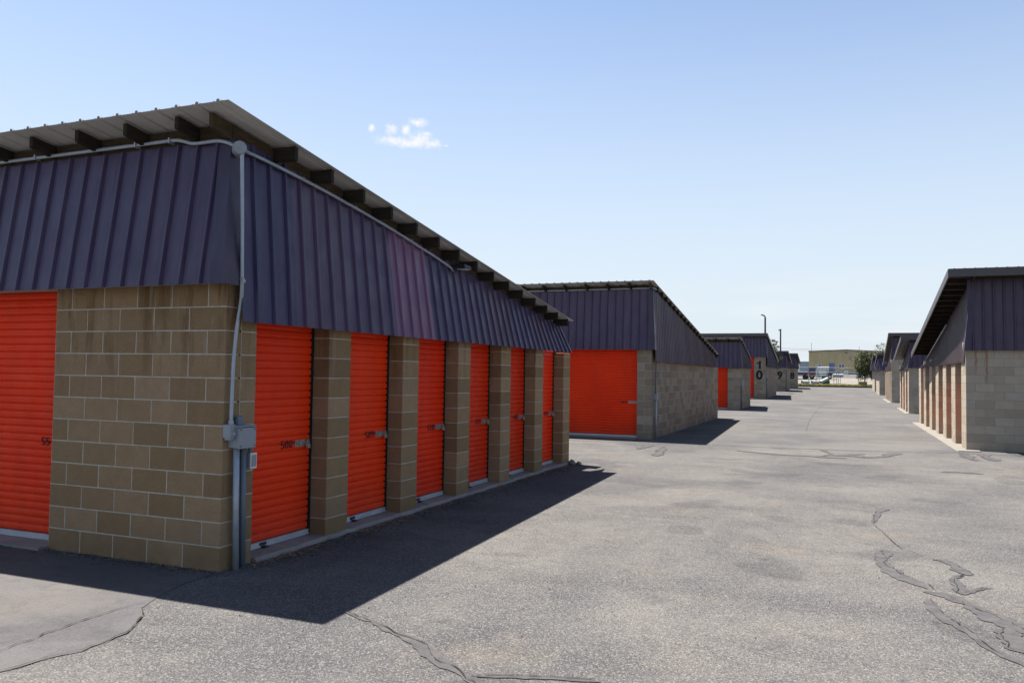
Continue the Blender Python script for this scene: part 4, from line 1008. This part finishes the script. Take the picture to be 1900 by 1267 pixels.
# planter and trees
pl = thing('planter', (2.36, 107.3, 0.845), 'square weathered wooden planter at the foot of the bushy tree', 'planter')
for i in range(3):
    for (a, b) in (((-.46, -.46), (.46, -.42)), ((-.46, .42), (.46, .46)), ((-.46, -.42), (-.42, .42)), ((.42, -.42), (.46, .42))):
        mb = MB(); mb.box((a[0], a[1], i * 0.165), (b[0], b[1], i * 0.165 + 0.155)); mb.build('board', M['planter'], pl)
mb = MB(); mb.box((-.42, -.42, 0.0), (.42, .42, 0.42)); mb.build('soil', M['soil'], pl)
def tree(loc, label, h, trunk_h, rx, rz, cz, n, leaf, mat, seed, tr=0.09, skew=0.0, limbs=7, gap=0.5):
    rr = random.Random(seed); t = thing('tree', loc, label, 'tree')
    mb = MB(); top = Vector((rr.uniform(-.1, .1), rr.uniform(-.1, .1), cz + rz * 0.5))
    mb.tube([(0, 0, 0), (rr.uniform(-.05, .05), 0, trunk_h * 0.6), top * 0.6, top], [tr, tr * 0.8, tr * 0.55, tr * 0.2], 8)
    ends = []
    for i in range(limbs):
        a = 6.283 * i / limbs + rr.uniform(-.4, .4); e = rr.uniform(-0.5, 0.95); rad = math.sqrt(max(0.05, 1 - e * e)) * rr.uniform(0.6, 0.95)
        p = Vector((math.cos(a) * rx * rad + skew * e, math.sin(a) * rx * rad, cz + rz * e)); b = Vector((0, 0, trunk_h * rr.uniform(0.7, 1.1)))
        mid = b.lerp(p, 0.5) + Vector((0, 0, 0.12 * rz)); mb.tube([b, mid, p], [tr * 0.5, tr * 0.3, tr * 0.1], 6); ends += [p, mid]
    mb.build('trunk', M['bark'], t)
    mb = MB(); cl = []
    while len(cl) < n // 28:
        p = Vector((rr.uniform(-1, 1), rr.uniform(-1, 1), rr.uniform(-1, 1)))
        l = p.length
        if l > 1 or l < 0.25 or rr.random() < gap * (1 - l): continue
        cl.append(Vector((p.x * rx * rr.uniform(.8, 1.12) + skew * p.z, p.y * rx, cz + p.z * rz * rr.uniform(.85, 1.1))))
    for c in cl:
        cr_ = rr.uniform(0.10, 0.2) * rx
        for _ in range(28):
            q = c + Vector((rr.gauss(0, cr_), rr.gauss(0, cr_), rr.gauss(0, cr_ * 0.7)))
            d = Vector((rr.uniform(-1, 1), rr.uniform(-1, 1), rr.uniform(-.6, .6))).normalized() * leaf; w = d.orthogonal().normalized() * leaf * rr.uniform(.4, .6)
            w.rotate(Matrix.Rotation(rr.uniform(0, 6.28), 3, d.normalized()))
            mb.add([q - d, q + w, q + d, q - w], [(0, 1, 2, 3)])
    mb.build('crown', mat, t); return t
tree((2.55, 107.3, 1.18), 'bushy dark green tree growing in the planter at the end of the drive', 4, 0.9, 1.25, 1.75, 2.15, 8000, 0.075, M['leaf'], 5, 0.07, 0.15)
tree((4.95, 118.0, zg(118)), 'taller sparse tree showing above the farthest low roof on the right', 6, 2.4, 1.3, 2.0, 3.6, 1500, 0.09, M['leaf2'], 9, 0.1, 0.0, 9, 0.2)
tree((-5.45, 73.2, zg(73)), 'tree top showing above the roof of the building numbered 10', 5, 2.0, 0.62, 1.5, 3.2, 1500, 0.075, M['leaf2'], 12, 0.08, 0.1, 6, 0.3)
tree((3.75, 108.2, 0.9), 'low dark shrubby tree between the planter and the last building on the right', 3, 0.5, 0.55, 0.9, 0.95, 1100, 0.07, M['leaf'], 21, 0.05)

# light poles and wires
def pole(x, y, top, label, arm):
    t = thing('light_pole', (x, y, zg(y)), label, 'light pole', 'light poles behind the storage row'); h = top - zg(y)
    mb = MB(); mb.tube([(0, 0, 0), (0, 0, h)], [0.10, 0.07], 10); mb.build('pole', M['screw'], t)
    if arm:
        mb = MB(); mb.tube([(0, 0, h - 0.05), (-0.05, 0, h + 0.12), (-0.22, 0, h + 0.2)], 0.055, 8); mb.build('arm', M['screw'], t)
        mb = MB(); mb.hexa([(-0.36, -.08, h + .17), (-0.14, -.08, h + .17), (-0.14, .08, h + .17), (-0.36, .08, h + .17), (-0.34, -.06, h + .25), (-0.16, -.06, h + .25), (-0.16, .06, h + .25), (-0.34, .06, h + .25)]); mb.build('lamp_head', M['screw'], t)
    else:
        mb = MB(); mb.box((-0.14, -0.05, h - 0.02), (0.12, 0.05, h + 0.04)); mb.build('arm', M['greybox'], t)
        mb = MB(); mb.box((-0.20, -0.1, h - 0.12), (-0.08, 0.1, h + 0.0)); mb.build('lamp_head', M['greybox'], t)
pole(-6.12, 72.5, 6.85, 'tall light pole with a bent arm behind the building numbered 10', True)
pole(-5.90, 88.0, 6.66, 'light pole with a small square head behind the building numbered 9', False)
for i, (za, zb) in enumerate(((6.55, 5.6), (6.3, 5.45))):
    mb = MB(); n = 16
    mb.tube([(-14 + 28 * k / n, 131, za + (zb - za) * k / n - 0.5 * math.sin(math.pi * k / n) * 0.4) for k in range(n + 1)], 0.014, 5, False)
    tag(mb.build('power_line', M['screw']), ('upper power line crossing behind the light poles', 'lower power line crossing behind the light poles')[i], 'power line', 'power lines')
for i, x in enumerate((-15.0, 15.0)):
    t = thing('utility_pole', (x, 131, zg(131)), ('wooden utility pole holding the left ends of the power lines', 'wooden utility pole holding the right ends of the power lines')[i], 'utility pole', 'utility poles')
    mb = MB(); mb.tube([(0, 0, 0), (0, 0, 5.2)], [0.14, 0.1], 8); mb.build('pole', M['wood'], t)
    mb = MB(); mb.box((-1.1 if i == 0 else -1.2, -.05, 4.15 if i == 0 else 3.4), (1.1, .05, 4.27 if i == 0 else 3.52)); mb.build('crossarm', M['wood'], t)

# ------------------------------------------------------------------ tan steel building beyond the yard
zb = zg(150)
tb = thing('steel_building', (0, 150, zb), 'long tan steel building with a blue door and low gabled roof', 'building')
prof = lambda x: 6.53 - zb - abs(x - 0.66) * 0.045
x0, x1 = -5.36, 12.0
mb = MB()
n = 58
line = []
for i in range(n):
    a = x0 + (x1 - x0) * i / n; w = (x1 - x0) / n
    line += [(a, 0), (a + w * .72, 0), (a + w * .78, -.04), (a + w * .94, -.04)]
line.append((x1, 0))
for (xa, ya), (xb, yb) in zip(line, line[1:]):
    mb.add([(xa, ya, -.3), (xb, yb, -.3), (xb, yb, prof(xb)), (xa, ya, prof(xa))], [(0, 1, 2, 3)])
mb.hexa([(x0, 0.01, -.3), (x1, 0.01, -.3), (x1, 20, -.3), (x0, 20, -.3), (x0, 0.01, prof(x0) - .02), (x1, 0.01, prof(x1) - .02), (x1, 20, prof(x1) - .02), (x0, 20, prof(x0) - .02)])
wl_ = mb.build('wall', M['tan'], tb)
for (a, b) in ((x0 - .08, .66), (.66, x1 + .08)):
    mb = MB(); mb.hexa([(a, -.18, prof(a)), (b, -.18, prof(b)), (b, 20.2, prof(b)), (a, 20.2, prof(a)), (a, -.18, prof(a) + .13), (b, -.18, prof(b) + .13), (b, 20.2, prof(b) + .13), (a, 20.2, prof(a) + .13)]); mb.build('roof', M['trim_dark'], tb)
mb = MB(); mb.box((-2.05, -.09, 0.05), (-1.18, -.045, 1.92)); dd = mb.build('door', M['blue'], tb)
mb = MB(); mb.box((-1.36, -.13, 0.9), (-1.28, -.09, 0.98)); mb.build('handle', M['bar'], dd)
for (a, b, c, d_) in ((-.56, .42, .98, 1.80), (-3.80, -3.24, 1.26, 1.80), (-4.25, -3.85, 1.26, 1.72)):
    mb = MB(); t_ = .09
    mb.box((a, -.11, c), (b, -.045, c + t_)); mb.box((a, -.11, d_ - t_), (b, -.045, d_)); mb.box((a, -.11, c + t_), (a + t_, -.045, d_ - t_)); mb.box((b - t_, -.11, c + t_), (b, -.045, d_ - t_)); mb.box(((a + b) / 2 - .04, -.108, c + t_), ((a + b) / 2 + .04, -.045, d_ - t_))
    w_ = mb.build('window', M['white'], tb)
    for (p, q) in ((a + t_, (a + b) / 2 - .04), ((a + b) / 2 + .04, b - t_)):
        mb = MB(); mb.box((p, -.075, c + t_), (q, -.05, d_ - t_)); mb.build('pane', M['glass'], w_)
mb = MB(); mb.box((-1.25, -.16, 2.78), (-.82, -.045, 2.98)); mb.build('vent', M['tan'], tb)
mb = MB(); mb.tube([(1.27, -.045, 2.70), (1.27, -.22, 2.70)], [.24, .20], 12); mb.build('vent', M['greybox'], tb)
mb = MB(); mb.box((.52, -.25, 3.66), (.80, -.045, 3.80)); mb.build('wall_lamp', M['screw'], tb)
mb = MB(); mb.box((-.22, -.2, 3.52), (.0, -.045, 3.62)); mb.build('wall_lamp', M['white'], tb)
mb = MB(); mb.box((-.9, -.06, -.1), (8, -.042, .42)); mb.build('base_panel', M['bluegrey'], tb)
for (x, h) in ((-4.97, 1.6), (2.75, .72)):
    mb = MB(); mb.tube([(x, 1.2, prof(x)), (x, 1.2, prof(x) + h)], .035, 6); mb.build('mast', M['greybox'], tb)
ac = thing('condenser_unit', (.66, 149.0, zg(149)), 'white outdoor unit standing by the wall of the tan building', 'outdoor unit')
mb = MB(); mb.box((-.3, -.25, .06), (.3, .25, .72)); mb.build('housing', M['white'], ac)
mb = MB(); mb.tube([(0, -.252, .4), (0, -.27, .4)], .2, 12); mb.build('fan_grille', M['greybox'], ac)
bb = thing('steel_building', (-14, 176, zg(176)), 'blue grey steel building far behind the parked vehicles', 'building')
mb = MB(); mb.box((-14, 0, -.3), (9.2, 18, 2.45)); mb.build('wall', M['bluegrey'], bb)
mb = MB(); mb.hexa([(-14.2, -.2, 2.45), (9.4, -.2, 2.45), (9.4, 18.2, 2.45), (-14.2, 18.2, 2.45), (-14.2, -.2, 2.6), (9.4, -.2, 2.6), (9.4, 18.2, 2.6), (-14.2, 18.2, 2.6)]); mb.build('roof', M['bluegrey'], bb)
mb = MB(); mb.box((3, -.06, 0), (6, -.01, 2.0)); mb.build('door', M['white'], bb)

# ------------------------------------------------------------------ parked vehicles
def vehicle(name, loc, label, cat, paint, prof_low, cab, W_, wheels, windows, rz=0.0, extras=None):
    t = thing(name, loc, label, cat); t.rotation_euler.z = rz
    mb = MB(); mb.prism([(x, -W_ / 2, z) for x, z in prof_low], (0, W_, 0)); mb.build('body', M[paint], t)
    mb = MB(); ins = .12
    mb.loft([(x, -W_ / 2 + (ins if z > cab[0][1] + .1 else .03), z) for x, z in cab], [(x, W_ / 2 - (ins if z > cab[0][1] + .1 else .03), z) for x, z in cab]); mb.build('cab', M[paint], t)
    for sy in (-1, 1):
        for poly in windows:
            mb = MB(); mb.prism([(x, sy * (W_ / 2 - .075), z) for x, z in poly], (0, sy * .05, 0)); mb.build('window', M['glass'], t)
    for x in wheels:
        for sy in (-1, 1):
            mb = MB(); mb.tube([(x, sy * (W_ / 2 - .2), .36), (x, sy * (W_ / 2 + .01), .36)], .36, 16); w_ = mb.build('wheel', M['tyre'], t)
            mb = MB(); mb.tube([(x, sy * (W_ / 2 + .011), .36), (x, sy * (W_ / 2 + .03), .36)], .19, 12); mb.build('rim', M['bar'], w_)
    return t
low = [(-2.5, .45), (2.5, .45), (2.55, .75), (2.4, 1.0), (-2.5, 1.02)]
pk = vehicle('parked_pickup', (-6.55, 128.5, zg(128.5)), 'dark blue pickup with a white bed cover parked before the blue grey building', 'pickup', 'navy', low, [(-.2, 1.0), (1.5, 1.0), (.9, 1.62), (-.15, 1.62)], 1.85, (-1.6, 1.65), [[(0, 1.06), (1.25, 1.06), (.82, 1.52), (0, 1.52)]], math.pi)
mb = MB(); mb.box((-2.45, -.85, 1.025), (-.25, .85, 1.12)); mb.build('bed_cover', M['white'], pk)
mr_ = vehicle('parked_van', (-3.55, 128.2, zg(128.2)), 'dark maroon van parked behind the fence next to the dark blue pickup', 'van', 'maroon', [(-1.2, .4), (2.6, .4), (2.65, .8), (2.3, 1.02), (-1.2, 1.05)], [(-1.15, 1.0), (1.7, 1.0), (1.0, 1.72), (-1.05, 1.74)], 1.85, (-.6, 1.85), [[(-.95, 1.1), (0, 1.1), (0, 1.6), (-.9, 1.6)], [(.1, 1.1), (1.4, 1.1), (.92, 1.6), (.1, 1.6)]])
mb = MB(); mb.box((-1.26, -.80, .62), (-1.2, -.66, .84)); mb.box((-1.26, .66, .62), (-1.2, .80, .84)); mb.build('tail_light', M['door'], mr_)
sc_ = thing('parked_trailer', (-5.35, 126.6, zg(126.6)), 'low flat trailer standing in front of the dark blue pickup', 'trailer')
mb = MB(); mb.box((-1.0, -.8, .5), (1.6, .8, .62)); mb.build('deck', M['greybox'], sc_)
for sy in (-1, 1):
    mb = MB(); mb.tube([(.3, sy * .82, .32), (.3, sy * 1.0, .32)], .32, 14); mb.build('wheel', M['tyre'], sc_)
mb = MB(); mb.tube([(1.6, 0, .56), (2.6, 0, .45)], .05, 6); mb.build('drawbar', M['screw'], sc_)
